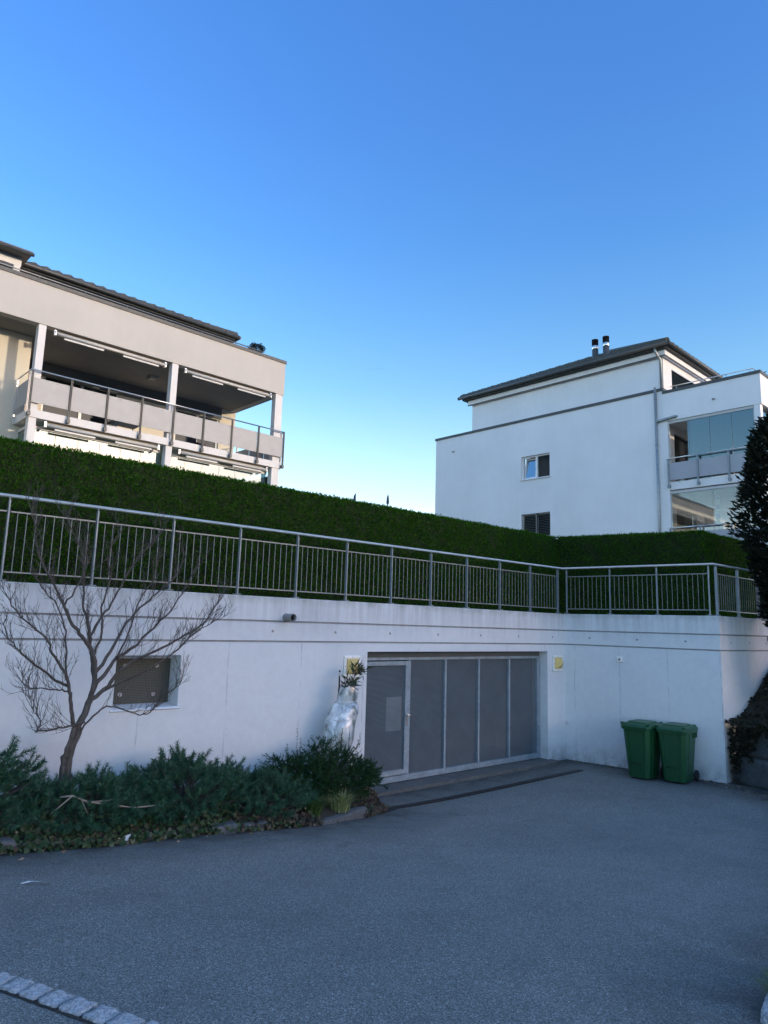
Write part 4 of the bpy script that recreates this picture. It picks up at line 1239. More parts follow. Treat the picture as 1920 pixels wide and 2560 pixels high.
s = MB(); tapered(s, .300, .385, .288, .36, .957, 1.0, .06); tapered(s, .288, .36, .25, .31, 1.0, 1.022, .06); tapered(s, .215, .26, .195, .235, 1.022, 1.05, .05)
for sx in (-1, 1): s.box(sx * .25 - .03, sx * .25 + .03, -.36, -.30, 1.0, 1.035)
for sx in (-1, 1): s.box(sx * .22 - .03, sx * .22 + .03, .29, .36, 1.0, 1.03)
s.build('bin_lid', M['green'], bin_, bevel=.010)
s = MB(); s.tube([(-.22, .40, .955), (.22, .40, .955)], .016, 8)
for x in (-.2, 0, .2): s.box(x - .015, x + .015, .34, .40, .935, .975)
s.build('bin_handle', M['green'], bin_)
for sx in (-1, 1):
    w_ = MB(); w_.lathe([(.0001, -.022), (.06, -.024), (.085, -.026), (.10, -.018), (.10, .018), (.085, .026), (.06, .024), (.0001, .022)], (sx * .235, .31, .10), 24, 0, Matrix.Rotation(rad(90), 4, 'Y'))
    w_.build('wheel', M['rubber'], bin_)
s = MB(); s.tube([(-.25, .31, .10), (.25, .31, .10)], .011, 8); s.build('axle', M['steel_dark'], bin_)
tag(bin_, 'left green wheelie bin with closed lid, nearer the garage gate', 'wheelie bin', 'green wheelie bins by the side wall')
bin2 = copy_tree(bin_)
bin2.location = (13.46, 6.54, .005); bin2.rotation_euler = (0, 0, rad(-90 + 7))
tag(bin2, 'right green wheelie bin with closed lid and visible wheel, nearer the wall corner', 'wheelie bin', 'green wheelie bins by the side wall')

# ------------------------------------------------------------------ block stones at the right
def rough_block(name, c, size, rz, mat, label, cat, group=None, amp=.02, seg=8, seed=0):
    r2 = np.random.default_rng(seed + 11)
    nx, ny, nz = [max(2, int(seg * s / max(size))) for s in size]
    import bmesh
    bm = bmesh.new(); bmesh.ops.create_cube(bm, size=1.0)
    bmesh.ops.subdivide_edges(bm, edges=bm.edges[:], cuts=5, use_grid_fill=True)
    ph = r2.uniform(0, 6, 9)
    for v in bm.verts:
        p = v.co.copy(); q = Vector((p.x * size[0], p.y * size[1], p.z * size[2]))
        l = (abs(p.x) ** 8 + abs(p.y) ** 8 + abs(p.z) ** 8) ** .125 * 2
        sq = 1 - .06 * max(0, (abs(p.x) + abs(p.y) + abs(p.z)) * 2 - 2)
        k = amp * (math.sin(q.x * 9 / max(size) + ph[0]) * math.sin(q.y * 8 / max(size) + ph[1]) + .7 * math.sin(q.z * 13 / max(size) + ph[2] + q.x * 7 / max(size)))
        q *= sq; d = p.normalized(); q += Vector((d.x, d.y, d.z)) * k
        v.co = q
    me = bpy.data.meshes.new(name); bm.to_mesh(me); bm.free()
    o = link_mesh(name, me, mat, None, True); o.location = c; o.rotation_euler = (0, 0, rz)
    tag(o, label, cat, group)
    return o
bl_dir = Vector((13.80 - 14.26, 4.0 - 5.90)); bl_a = math.atan2(bl_dir.y, bl_dir.x)
bc = Vector((14.26, 5.86)) + bl_dir * .5 + Vector((.20, -.02))
rough_block('stone_block', (bc.x, bc.y, .25), (1.92, .42, .52), bl_a, M['darkstone'], 'large dark mossy stone block standing on the asphalt at wall corner', 'stone block', 'stacked bank stones', .012, seed=1)
rough_block('stone_block', (bc.x + .06, bc.y, .775), (1.86, .40, .50), bl_a, M['darkstone'], 'dark stone block on top of the lower one, half under ivy', 'stone block', 'stacked bank stones', .014, seed=2)

# ivy over the bank and hanging on the blocks
def ivy_cloud(name, pts, nrm, size, mat, label=None, kind='stuff', spread=.5):
    n = len(pts)
    Dn = nrm + rng.normal(0, spread, (n, 3)); ax = np.cross(unit(Dn), rand_unit(n))
    L = rng.uniform(size * .6, size * 1.25, n)
    D = unit(ax); S = np.cross(unit(Dn), D)
    # five-sided ivy leaf
    Nn = unit(np.cross(D, S)); L_ = L[:, None]
    V5 = np.stack([pts, pts + D * L_ * .35 + S * L_ * .5, pts + D * L_ * 1.0, pts + D * L_ * .35 - S * L_ * .5, pts + D * L_ * .1], 1)
    V5 = np.stack([pts + D * L_ * .1, pts + D * L_ * .02 + S * L_ * .38 + Nn * L_ * .05, pts + D * L_ * .45 + S * L_ * .42 + Nn * L_ * .08, pts + D * L_ * 1.0 - Nn * L_ * .08, pts + D * L_ * .45 - S * L_ * .42 + Nn * L_ * .08, pts + D * L_ * .02 - S * L_ * .38 + Nn * L_ * .05], 1)
    Fv = np.arange(n * 6).reshape(n, 6)
    o = np_mesh(name, V5.reshape(-1, 3), Fv, mat)
    tag(o, label, None, None, kind)
    return o
pts = []
while len(pts) < 5200:
    x, y = rng.uniform(13.6, 18.5), rng.uniform(2.4, 5.9)
    z = bank_z(x, y)
    if z is not None: pts.append((x, y, z + abs(rng.normal(0, .035)) + .01))
bdir = np.array([bl_dir.x, bl_dir.y]) / bl_dir.length; bn_ = np.array([bdir[1], -bdir[0]])
for k in range(1900):      # drape over the block faces
    t = rng.uniform(0, 1.9); drop = abs(rng.normal(0, .17)) * (1 + .8 * math.sin(t * 7) + .5 * math.sin(t * 17)) + (.55 * rng.random() if t < .16 else 0)
    p = np.array([14.24, 5.85]) + bdir * t + bn_ * rng.uniform(.0, .045)
    pts.append((p[0] - .02, p[1], 1.08 - min(drop, 1.0)))
pts = np.array(pts)
ivy_cloud('bank_ivy', pts, np.array([-.35, -.35, .8])[None].repeat(len(pts), 0), .075, M['bankivy'], 'dark ivy and fallen leaves covering the bank')
# straw and dead leaves on the bank
n = 110; P_ = pts[rng.integers(0, 5200, n)] + [0, 0, .03]
Vv, Ff = leaf_geo(P_, rand_unit(n) * [1, 1, .2], rand_unit(n), rng.uniform(.05, .13, n), rng.uniform(.012, .03, n))
tag(np_mesh('bank_leaf_litter', Vv, Ff, M['litterleaf']), 'pale dead leaves scattered over the dark bank', None, None, 'stuff')

# debris at the foot of the side wall and the stones
P_ = []
for k in range(420):
    t = rng.random()
    if t < .45:
        u = rng.random(); p = Vector((13.6, 9.0)).lerp(Vector((14.05, 5.95)), u); x, y = p.x - abs(rng.normal(0, .09)), p.y + rng.normal(0, .03)
    else:
        u = rng.random(); p = Vector((14.1, 5.8)).lerp(Vector((12.9, 4.4)), u); x, y = p.x - abs(rng.normal(0, .22)) + .1 * u, p.y + rng.normal(0, .2)
    P_.append((x, y, gz(x, y) + .008))
P_ = np.array(P_); n = len(P_)
Vv, Ff = leaf_geo(P_, rand_unit(n) * [1, 1, .12], rand_unit(n) * [1, 1, .3], rng.uniform(.025, .08, n), rng.uniform(.01, .03, n))
tag(np_mesh('foot_debris', Vv, Ff, M['litterleaf']), 'dry leaves and crumbs swept against the wall foot', None, None, 'stuff')

# pale chips scattered over the asphalt
n = 170; P_ = np.stack([rng.uniform(.8, 13, n), rng.uniform(1.5, 7.4, n), np.zeros(n)], 1)
P_[:, 2] = [gz(a_, c_) + .006 for a_, c_ in P_[:, :2]]
Vv, Ff = leaf_geo(P_, rand_unit(n) * [1, 1, .15], rand_unit(n) * [1, 1, .3], rng.uniform(.006, .022, n), rng.uniform(.005, .014, n))
tag(np_mesh('asphalt_chips', Vv, Ff, M['litterleaf']), 'tiny pale chips and crumbs on the asphalt', None, None, 'stuff')

# ------------------------------------------------------------------ laurel
def laurel():
    e = empty('cherry_laurel', (15.45, 4.85, 1.3)); tag(e, 'tall dark cherry laurel with broad glossy leaves at the right edge', 'shrub')
    t = MB()
    for k in range(5):
        a_ = k * 1.26; t.tube([(.08 * math.cos(a_), .08 * math.sin(a_), -.2), (.25 * math.cos(a_), .25 * math.sin(a_), 1.5), (.5 * math.cos(a_ + .3), .5 * math.sin(a_ + .3), 4.6)], [.05, .04, .012], 7)
    t.build('trunk', M['bark'], e)
    zs = np.array([.5, 1.2, 1.6, 1.9, 2.6, 3.1, 3.6, 4.2, 4.7, 5.2, 5.7, 6.1]); rs = np.array([.30, .36, .48, .72, .76, .88, 1.0, .99, 1.0, .84, .60, .12])
    n = 17000
    z = rng.uniform(.5, 6.1, n); a = rng.uniform(0, 2 * np.pi, n)
    R = np.interp(z, zs, rs) * (1 + .14 * np.sin(3 * a + z * 2.3) + .10 * np.sin(5 * a - z * 3.7))
    q = rng.uniform(.05, 1, n) ** .30
    C = np.stack([np.cos(a) * R * q, np.sin(a) * R * q, z], 1)
    D = np.stack([np.cos(a), np.sin(a), rng.uniform(.1, 1.1, n)], 1) + rng.normal(0, .35, (n, 3))
    Vv, Ff = leaf_geo(C, D, rand_unit(n), rng.uniform(.11, .18, n), rng.uniform(.042, .062, n), .2, .12)
    np_mesh('crown', Vv, Ff, M['laurel'], e)
laurel()

# ------------------------------------------------------------------ bare tree
CAMP = np.array([0, 0, CAM_Z])
Fm = np.array(_f); Rm = np.array(_r2); Um = np.array(_u2)
tree = empty('bare_tree', (2.86, 8.3, .45)); tag(tree, 'small leafless multi-stemmed tree with fine dark twigs in the bed', 'tree')
# limbs were measured as (x, z) in the plane y = 8.3, then given their own depth: (points, start depth, end depth, r0, r1)
LIMBS = [
 ([(2.86, .45), (2.87, 1.05), (2.88, 1.22), (2.93, 1.46), (2.97, 1.60), (3.04, 1.80)], 8.30, 8.30, .046, .036),
 ([(2.80, .45), (2.81, 1.08), (2.81, 1.16), (2.86, 1.32), (2.90, 1.52)], 8.27, 8.29, .034, .028),
 ([(3.04, 1.80), (3.07, 2.0), (3.02, 2.26), (2.97, 2.48), (2.94, 2.68), (2.87, 2.85), (2.85, 3.15), (2.80, 3.45)], 8.3, 8.45, .034, .006),
 ([(2.88, 1.54), (2.84, 1.76), (2.79, 1.96), (2.70, 2.16), (2.58, 2.32), (2.50, 2.48), (2.33, 2.62), (2.17, 2.77), (2.05, 2.95)], 8.3, 8.0, .024, .005),
 ([(2.83, 1.88), (2.72, 1.92), (2.56, 1.94), (2.36, 1.97), (2.31, 2.07)], 8.3, 8.05, .012, .004),
 ([(2.79, 1.96), (2.64, 2.04), (2.47, 2.16), (2.29, 2.31), (2.14, 2.46), (2.06, 2.62)], 8.25, 7.75, .018, .004),
 ([(3.04, 1.80), (3.07, 2.06), (3.0, 2.38), (2.85, 2.54), (2.73, 2.70), (2.64, 2.86), (2.52, 3.08), (2.36, 3.36), (2.27, 3.6), (2.22, 3.86)], 8.3, 7.9, .030, .005),
 ([(3.08, 1.95), (3.18, 2.08), (3.30, 2.26), (3.46, 2.36), (3.62, 2.52), (3.76, 2.66), (3.93, 2.84), (4.08, 3.10), (4.24, 3.42)], 8.3, 8.6, .026, .005),
 ([(3.03, 1.80), (3.18, 1.90), (3.34, 2.10), (3.57, 2.26), (3.86, 2.38), (4.07, 2.50), (4.32, 2.64), (4.50, 2.86), (4.60, 3.06)], 8.3, 8.1, .026, .005),
 ([(2.97, 2.48), (3.04, 2.66), (3.15, 2.84), (3.28, 3.10), (3.42, 3.40), (3.58, 3.60), (3.72, 3.80)], 8.3, 8.7, .020, .004),
 ([(2.66, 2.84), (2.80, 3.12), (2.86, 3.40), (2.70, 3.62), (2.58, 3.86)], 8.15, 8.3, .012, .004),
 ([(2.94, 1.42), (3.10, 1.62), (3.28, 1.72), (3.52, 1.64), (3.72, 1.60), (3.84, 1.74), (4.04, 1.88), (4.14, 1.98)], 8.28, 7.95, .013, .003),
 ([(3.0, 1.56), (2.84, 1.53), (2.69, 1.51), (2.50, 1.50)], 8.28, 8.0, .014, .010),
 ([(2.50, 1.50), (2.54, 1.59), (2.46, 1.70), (2.39, 1.86)], 8.0, 7.9, .007, .003),
 ([(3.12, 1.86), (3.36, 1.98), (3.57, 2.07), (3.80, 2.18), (4.02, 2.34), (4.20, 2.50), (4.42, 2.66), (4.60, 2.74)], 8.3, 7.85, .018, .004),
 ([(3.06, 2.08), (3.22, 2.34), (3.35, 2.62), (3.52, 2.84), (3.74, 3.05), (3.96, 3.28), (4.04, 3.56)], 8.3, 8.65, .022, .004),
 ([(2.79, 1.97), (2.73, 2.25), (2.70, 2.55), (2.60, 2.8), (2.48, 2.95), (2.35, 3.1)], 8.3, 8.55, .014, .004),
 ([(3.02, 2.26), (3.10, 2.55), (3.08, 2.85), (3.14, 3.15), (3.10, 3.45), (3.2, 3.7)], 8.3, 8.1, .016, .004),
 ([(3.3, 2.26), (3.42, 2.55), (3.5, 2.9), (3.66, 3.2), (3.72, 3.5)], 8.35, 8.2, .013, .004),
]
tw = MB(); tk = MB()
rr = random.Random(5)
def smooth_path(pts, n=4):
    out = []
    P = [pts[0]] + pts + [pts[-1]]
    for i in range(1, len(P) - 2):
        for k in range(n):
            t = k / n; a, b_, c, d = P[i - 1], P[i], P[i + 1], P[i + 2]
            out.append(.5 * ((2 * b_) + (-a + c) * t + (2 * a - 5 * b_ + 4 * c - d) * t * t + (-a + 3 * b_ - 3 * c + d) * t ** 3))
    out.append(P[-2]); return out
def twig(p, d, L, r, lvl):
    n = 5 if lvl < 2 else 4
    pts = [p]; q = p.copy(); dd = d.normalized()
    for k in range(n):
        dd = (dd + Vector((rr.gauss(0, .16), rr.gauss(0, .16), rr.gauss(.10, .12)))).normalized()
        q = q + dd * (L / n); pts.append(q.copy())
    tw.tube(pts, [r * (1 - .62 * k / n) for k in range(n + 1)], 4 if lvl else 5, cap=False)
    if lvl >= 2: return
    m = (3, 2)[lvl] if L > .18 else 2
    for k in range(m):
        i = rr.randint(1, n - 1) if k else n - 1
        base = pts[i]; ax = (pts[i + 1] - pts[i]).normalized()
        side = ax.cross(Vector((rr.gauss(0, 1), rr.gauss(0, 1), rr.gauss(0, 1)))).normalized()
        nd = ax * .85 + side * rr.uniform(.35, .7) + Vector((0, 0, .25))
        twig(base, nd, L * rr.uniform(.4, .68), r * .62, lvl + 1)
for (pts, y0, y1, r0, r1) in LIMBS:
    m = len(pts)
    # keep the measured look by sliding each point along its own sight line to its depth
    P3 = []
    for i, (x, z) in enumerate(pts):
        y = y0 + (y1 - y0) * i / (m - 1); k = y / 8.3
        P3.append(Vector((x * k, y, CAM_Z + (z - CAM_Z) * k)) - Vector((2.86, 8.3, .45)))
    S = smooth_path(P3)
    for i in range(1, len(S) - 1): S[i] = S[i] + Vector((rr.gauss(0, .006), rr.gauss(0, .006), rr.gauss(0, .006)))
    ns = len(S)
    (tk if r0 > .02 else tw).tube(S, [r0 + (r1 - r0) * (i / (ns - 1)) ** .8 for i in range(ns)], 8 if r0 > .02 else 6)
    if pts[0][1] < 1: continue
    st = int(ns * .22)
    for i in range(st, ns):
        f_ = i / (ns - 1)
        for _ in range(2 if f_ > .5 else 1):
            if rr.random() < .86:
                ax = (S[min(i + 1, ns - 1)] - S[i - 1]).normalized()
                side = ax.cross(Vector((rr.gauss(0, 1), rr.gauss(0, 1), rr.gauss(0, 1)))).normalized()
                side.y *= .75
                d = ax * rr.uniform(.6, 1.1) + side * rr.uniform(.35, .75) + Vector((0, 0, .34))
                twig(S[i], d, rr.uniform(.14, .40) * (1 - .25 * f_), .0036, 0)
tk.build('trunk', M['bark'], tree, fix=False); tw.build('crown_twigs', M['bark'], tree, fix=False)

# ------------------------------------------------------------------ shrubs in the bed
def shoots_geo(base, direc, L, needle, nn, width, flat=False, fwd=.55):
    """needles set round each shoot axis; returns triangles"""
    ns = len(base); direc = unit(direc)
    t = np.tile(np.linspace(.05, 1.0, nn), (ns, 1)) + rng.normal(0, .02, (ns, nn))
    curve = np.array([0, 0, .25])
    C = base[:, None] + direc[:, None] * (L[:, None] * t)[..., None] + curve[None, None] * ((t ** 2) * L[:, None] * .6)[..., None]
    ref = np.where(np.abs(direc[:, 2:3]) < .9, np.array([[0, 0, 1.]]), np.array([[1., 0, 0]]))
    A = unit(np.cross(direc, ref)); B = np.cross(direc, A)
    ang = rng.uniform(0, 2 * np.pi, (ns, nn)) if not flat else (np.pi * (np.arange(nn) % 2))[None] + rng.normal(0, .45, (ns, nn))
    rad_ = A[:, None] * np.cos(ang)[..., None] + B[:, None] * np.sin(ang)[..., None]
    Dn = unit(direc[:, None] * fwd + rad_ * .8 + rng.normal(0, .08, (ns, nn, 3)))
    nl = needle * rng.uniform(.7, 1.15, (ns, nn, 1))
    S = unit(np.cross(Dn, rng.normal(size=(ns, nn, 3))))
    Vt = np.stack([C - S * width / 2, C + S * width / 2, C + Dn * nl], 2).reshape(-1, 3)
    return Vt, np.arange(len(Vt)).reshape(-1, 3)

def pine(cx, cy, rx, ry, h, n, label):
    z0 = gz(cx, cy) + .15
    e = empty('dwarf_pine', (cx, cy, z0)); tag(e, label, 'shrub', 'dwarf pines along the wall foot')
    a = rng.uniform(0, 2 * np.pi, n); q = np.sqrt(rng.uniform(0, 1, n))
    x, y = np.cos(a) * q * rx, np.sin(a) * q * ry
    lay = rng.uniform(.25, 1.0, n) ** .5
    lump = 1 + .22 * np.sin(x * 5.1 + cx * 3) * np.sin(y * 6 + cx) + .12 * np.sin(x * 11 + 1)
    z = h * (1 - .62 * q ** 2.4) * lay * lump
    base = np.stack([x, y, np.maximum(.02, z - .08)], 1)
    D = np.stack([x / rx * .9 + rng.normal(0, .45, n), y / ry * .7 - .25 + rng.normal(0, .4, n), .38 + .35 * (1 - q) + rng.normal(0, .28, n)], 1)
    L = rng.uniform(.11, .20, n)
    Vt, Ft = shoots_geo(base, D, L, .060, 120, .0060, False, .55)
    np_mesh('needles', Vt, Ft, M['pine'], e)
    t = MB()
    Dn = unit(D)
    for k in range(n):
        p = Vector(base[k]); t.tube([p, p + Vector(Dn[k]) * L[k] * .5 + Vector((0, 0, .0)), p + Vector(Dn[k]) * L[k] + Vector((0, 0, L[k] * .14))], .004, 4, cap=False)
    for k in range(0, n, 4):
        p = Vector(base[k]); t.tube([(p.x * .15, p.y * .15, 0), (p.x * .6, p.y * .6, max(.02, p.z * .6)), p], [.016, .010, .006], 5, cap=False)
    t.build('branches', M['bark'], e, fix=False)
pine(1.75, 8.20, .85, .66, .74, 400, 'blue green dwarf pine at left edge, left of the bare trunk')
pine(3.05, 8.08, .85, .58, .46, 380, 'low blue green dwarf pine sprawling before the bare tree trunk')
pine(4.20, 8.15, .85, .64, .67, 440, 'tallest middle blue green dwarf pine under the recess')
pine(5.15, 7.98, .66, .48, .40, 280, 'rightmost low dwarf pine touching the dark yew')

def yew():
    cx, cy = 6.38, 8.38; z0 = gz(cx, cy) + .12
    e = empty('yew_shrub', (cx, cy, z0)); tag(e, 'dark green spreading yew shrub in front of the wrapped plant', 'shrub')
    n = 1500
    a = rng.uniform(0, 2 * np.pi, n); q = np.sqrt(rng.uniform(0.0, 1, n))
    x, y = np.cos(a) * q * 1.02, np.sin(a) * q * .52
    lay = rng.uniform(.12, 1, n) ** .5
    z = .76 * (1 - .55 * q ** 2.2) * lay * (1 + .16 * np.sin(x * 7) * np.sin(y * 6 + 1) + .08 * np.sin(x * 15))
    base = np.stack([x, y, np.maximum(.01, z - .05)], 1)
    D = np.stack([x * 1.1 + rng.normal(0, .45, n), y * 1.3 - .1 + rng.normal(0, .45, n), .16 + .25 * (1 - q) + rng.normal(0, .24, n)], 1)
    L = rng.uniform(.08, .19, n)
    # a few upright leaders
    k = 12; base[:k, 2] = .62 + rng.uniform(0, .1, k); base[:k, 0] *= .75; base[:k, 1] *= .6; D[:k] = np.stack([rng.normal(0, .15, k), rng.normal(0, .15, k), np.ones(k)], 1); L[:k] = rng.uniform(.15, .3, k)
    Vt, Ft = shoots_geo(base, D, L, .027, 44, .0078, False, .45)
    # two-ranked flat side twigs
    k2 = 1300; ii = rng.integers(0, n, k2)
    b2 = base[ii] + unit(D[ii]) * (L[ii] * rng.uniform(.2, .8, k2))[:, None]
    d2 = unit(D[ii]) * .8 + rand_unit(k2) * .8
    V2, F2 = shoots_geo(b2, d2, rng.uniform(.05, .10, k2), .025, 26, .0078, False, .45)
    Vt, Ft = merge([(Vt, Ft), (V2, F2)])
    np_mesh('needles', Vt, Ft, M['yew'], e)
    t = MB()
    for k in range(0, n, 9):
        p = Vector(base[k]); dd = Vector(unit(D[k:k + 1])[0])
        t.tube([(p.x * .1, p.y * .1, 0), (p.x * .6, p.y * .6, p.z * .65), p, p + dd * L[k]], [.016, .010, .005, .003], 5, cap=False)
    t.build('branches', M['bark'], e, fix=False)
yew()

def tuft(name, x, y, r, n, L, mat, label, z=None):
    z = gz(x, y) + .10 if z is None else z
    a = rng.uniform(0, 2 * np.pi, n); lean = rng.uniform(.15, 1.0, n)
    q = rng.uniform(0, r * .5, n)
    b0 = np.stack([np.cos(a) * q, np.sin(a) * q, np.zeros(n)], 1)
    ln = rng.uniform(.6, 1.1, n) * L
    out = np.stack([np.cos(a), np.sin(a), np.zeros(n)], 1); S = np.stack([-np.sin(a), np.cos(a), np.zeros(n)], 1)
    rows_ = []
    for t in (0, .35, .7, 1.0):
        h_ = np.sin(np.minimum(t * 1.35, 1.45)) * (1 - .35 * lean * t)
        c = b0 + out * (lean * ln * (t ** 1.5) * .8)[:, None] + np.array([0, 0, 1.])[None] * (ln * h_ * .8)[:, None]
        w = .0075 * (1 - t * .9)
        rows_ += [c - S * w, c + S * w]
    Vv = np.stack(rows_, 1).reshape(-1, 3)
    base = np.arange(n)[:, None] * 8
    Ff = np.concatenate([base + np.array([[0, 1, 3, 2]]) + 2 * k for k in range(3)])
    o = np_mesh(name, Vv, Ff, mat); o.location = (x, y, z)
    tag(o, label, 'grass tuft')
tuft('grass_tuft', 5.78, 7.68, .26, 300, .30, M['grass1'], 'dark green grass tuft beside the granite kerb, left one')
tuft('grass_tuft', 6.30, 7.78, .30, 340, .34, M['grass2'], 'pale yellow striped grass tuft above the granite kerb')
tuft('grass_tuft', 4.42, 1.54, .24, 300, .22, M['grass1'], 'grass tuft by the kerb at the bottom right corner', .76)

# ivy along the bed edge
P_ = []
for k in range(9400):
    x = rng.uniform(-.5, 5.75) if k < 8400 else rng.uniform(6.6, 7.45)
    ye = np.interp(x, [e[0] for e in EDGE], [e[1] for e in EDGE])
    if k >= 8400: y = ye + rng.uniform(-.1, .55)
    else: y = ye + rng.uniform(-.10, .50)
    d = max(0, y - ye)
    top = gz(x, ye) + .06 + .20 * min(1, d * 3.5) + .05 * math.sin(x * 6.1) * min(1, d * 4)
    z = gz(x, y) + (top - gz(x, ye)) * rng.uniform(.1, 1) + .01
    P_.append((x, y, z))
P_ = np.array(P_)
br_ = (P_[:, 0] > 4.6) & (rng.random(len(P_)) < np.clip((P_[:, 0] - 4.2) * .8, .15, .92)) | (rng.random(len(P_)) < .12)
nv = np.array([-.3, -.75, .55])
ivy_cloud('bed_ivy', P_[~br_], nv[None].repeat((~br_).sum(), 0), .050, M['ivy'], 'green ivy spilling over the bed edge onto the asphalt')
ivy_cloud('bronze_ground_cover', P_[br_], nv[None].repeat(br_.sum(), 0), .046, M['brownivy'], 'brown bronze leaved ground cover at the right end of the bed')
n = 90; P_ = []
for k in range(n):
    x = rng.uniform(1.5, 7.3); ye = np.interp(x, [e[0] for e in EDGE], [e[1] for e in EDGE]); y = ye - .04 + abs(rng.normal(0, .2)) * (1 if rng.random() < .7 else -.7)
    P_.append((x, y, gz(x, y) + (.01 if y < ye else .14 + rng.uniform(0, .12))))
P_ = np.array(P_)
Vv, Ff = leaf_geo(P_, rand_unit(n), rand_unit(n), rng.uniform(.02, .065, n), rng.uniform(.012, .035, n))
tag(np_mesh('bed_leaf_litter', Vv, Ff, M['litterleaf']), 'dry pale leaves caught in the bed edge', None, None, 'stuff')

# a dead branch lying over the pines
db = MB()
def W8(x, y, z): return (x, y, z)
db.tube([(2.62, 7.72, .92), (2.72, 7.66, .93), (2.86, 7.64, .86), (3.10, 7.62, .80), (3.35, 7.60, .74), (3.58, 7.60, .73)], [.009, .010, .011, .010, .009, .007], 6)
db.tube([(2.72, 7.66, .93), (2.60, 7.66, .84), (2.52, 7.66, .78)], [.008, .006, .003], 5)
db.tube([(2.80, 7.65, .90), (2.84, 7.60, .80), (2.86, 7.58, .76)], [.006, .005, .003], 5)
db.tube([(2.86, 7.64, .86), (3.05, 7.6, .85), (3.15, 7.6, .86)], [.006, .005, .003], 5)
tag(db.build('dead_branch', M['deadwood']), 'pale bare dead branch lying across the low dwarf pines', 'branch')

# kerb stones
rough_block('kerb_stone', (6.22, 7.61, gz(6.2, 7.6) - .005), (.98, .13, .18), rad(14), M['granite'], 'long grey granite kerb stone below the pale grass tuft', 'kerb stone', 'bed edging stones', .010, seed=3)
rough_block('kerb_stone', (4.42, 7.53, gz(4.4, 7.5) + .02), (.26, .14, .15), rad(-6), M['granite'], 'short granite stone poking from the ivy in the middle of bed edge', 'kerb stone', 'bed edging stones', .012, seed=4)
rough_block('kerb_stone', (4.78, 7.55, gz(4.8, 7.5) + .01), (.36, .14, .14), rad(-3), M['granite'], 'granite edging stone half covered by brown leaves, right of short stone', 'kerb stone', 'bed edging stones', .012, seed=5)
rough_block('kerb_stone', (1.98, 7.56, gz(2, 7.5) + .02), (.40, .16, .16), rad(2), M['granite'], 'grey edging stone at the left end of the bed', 'kerb stone', 'bed edging stones', .012, seed=6)
rough_block('kerb_stone', (4.66, 1.67, gz(4.6, 1.7) + .02), (1.0, .12, .15), rad(11), M['sett'], 'pale granite kerb stone at the bottom right corner', 'kerb stone', 'bed edging stones', .008, seed=7)

# row of setts
ends = [(1.06, 4.86), (1.165, 4.615), (1.27, 4.39), (1.33, 4.26), (1.385, 4.125), (1.43, 3.99), (1.485, 3.845), (1.54, 3.69), (1.60, 3.54), (1.65, 3.39), (1.71, 3.24), (1.77, 3.09)]
ordn = ['eleventh', 'first', 'second', 'third', 'fourth', 'fifth', 'sixth', 'seventh', 'eighth', 'ninth']
vis = ends[2:]
for i in range(len(ends) - 1):
    a, c = Vector(ends[i]), Vector(ends[i + 1]); m_ = (a + c) / 2; d = (c - a)
    nrm_ = Vector((d.y, -d.x)).normalized()
    m_ = m_ + nrm_ * .065
    lab = {0: 'outermost granite sett of the row, beyond the left picture edge'}.get(i, 'granite sett number %s from the left end of the curved row' % (['two', 'three', 'four', 'five', 'six', 'seven', 'eight', 'nine', 'ten', 'eleven', 'twelve'][i - 1]))
    rough_block('granite_sett', (m_.x, m_.y, gz(m_.x, m_.y) - .022), (d.length - .026, .116, .09), math.atan2(d.y, d.x) + rr.uniform(-.05, .05), M['sett'], lab, 'paving sett', 'row of setts crossing the asphalt', .004, seed=20 + i)

# dark joint under the setts
jt = MB()
for i in range(len(ends) - 1):
    a, c = Vector(ends[i]), Vector(ends[i + 1]); n_ = Vector(((c - a).y, -(c - a).x)).normalized()
    q = [a - n_ * .012, c - n_ * .012, c + n_ * .142, a + n_ * .142]
    jt.quad(*[(p.x, p.y, gz(p.x, p.y) + .004) for p in q])
tag(jt.build('sett_joint', M['soil']), kind='structure')

# litter
lt = MB(); P0 = Vector((1.99, 6.23, gz(1.99, 6.23) + .006))
lt.add([P0 + Vector(p) * 1.25 for p in ((-.075, .06, .002), (-.03, .045, .012), (.03, .0, .006), (.085, -.055, .003), (.04, -.035, .016), (-.02, .015, .014), (-.065, .04, .004))], [(0, 1, 5, 6), (1, 2, 4, 5), (2, 3, 4)])
tag(lt.build('white_feather', M['paper'], fix=False), 'small white feather lying on the asphalt at left', 'feather')
lt = MB(); P0 = Vector((3.2, 7.42, gz(3.2, 7.42) + .01))
lt.add([P0 + Vector(p) * 1.35 for p in ((-.05, .0, .05), (-.03, .02, .0), (.01, -.01, .0), (.05, .02, .02), (.045, 0, .06), (.0, .02, .045), (-.02, .0, .035))], [(0, 1, 6), (1, 2, 5, 6), (2, 3, 4, 5)])
tag(lt.build('paper_scrap', M['paper'], fix=False), 'crumpled white paper scrap lying against the ivy edge', 'scrap')

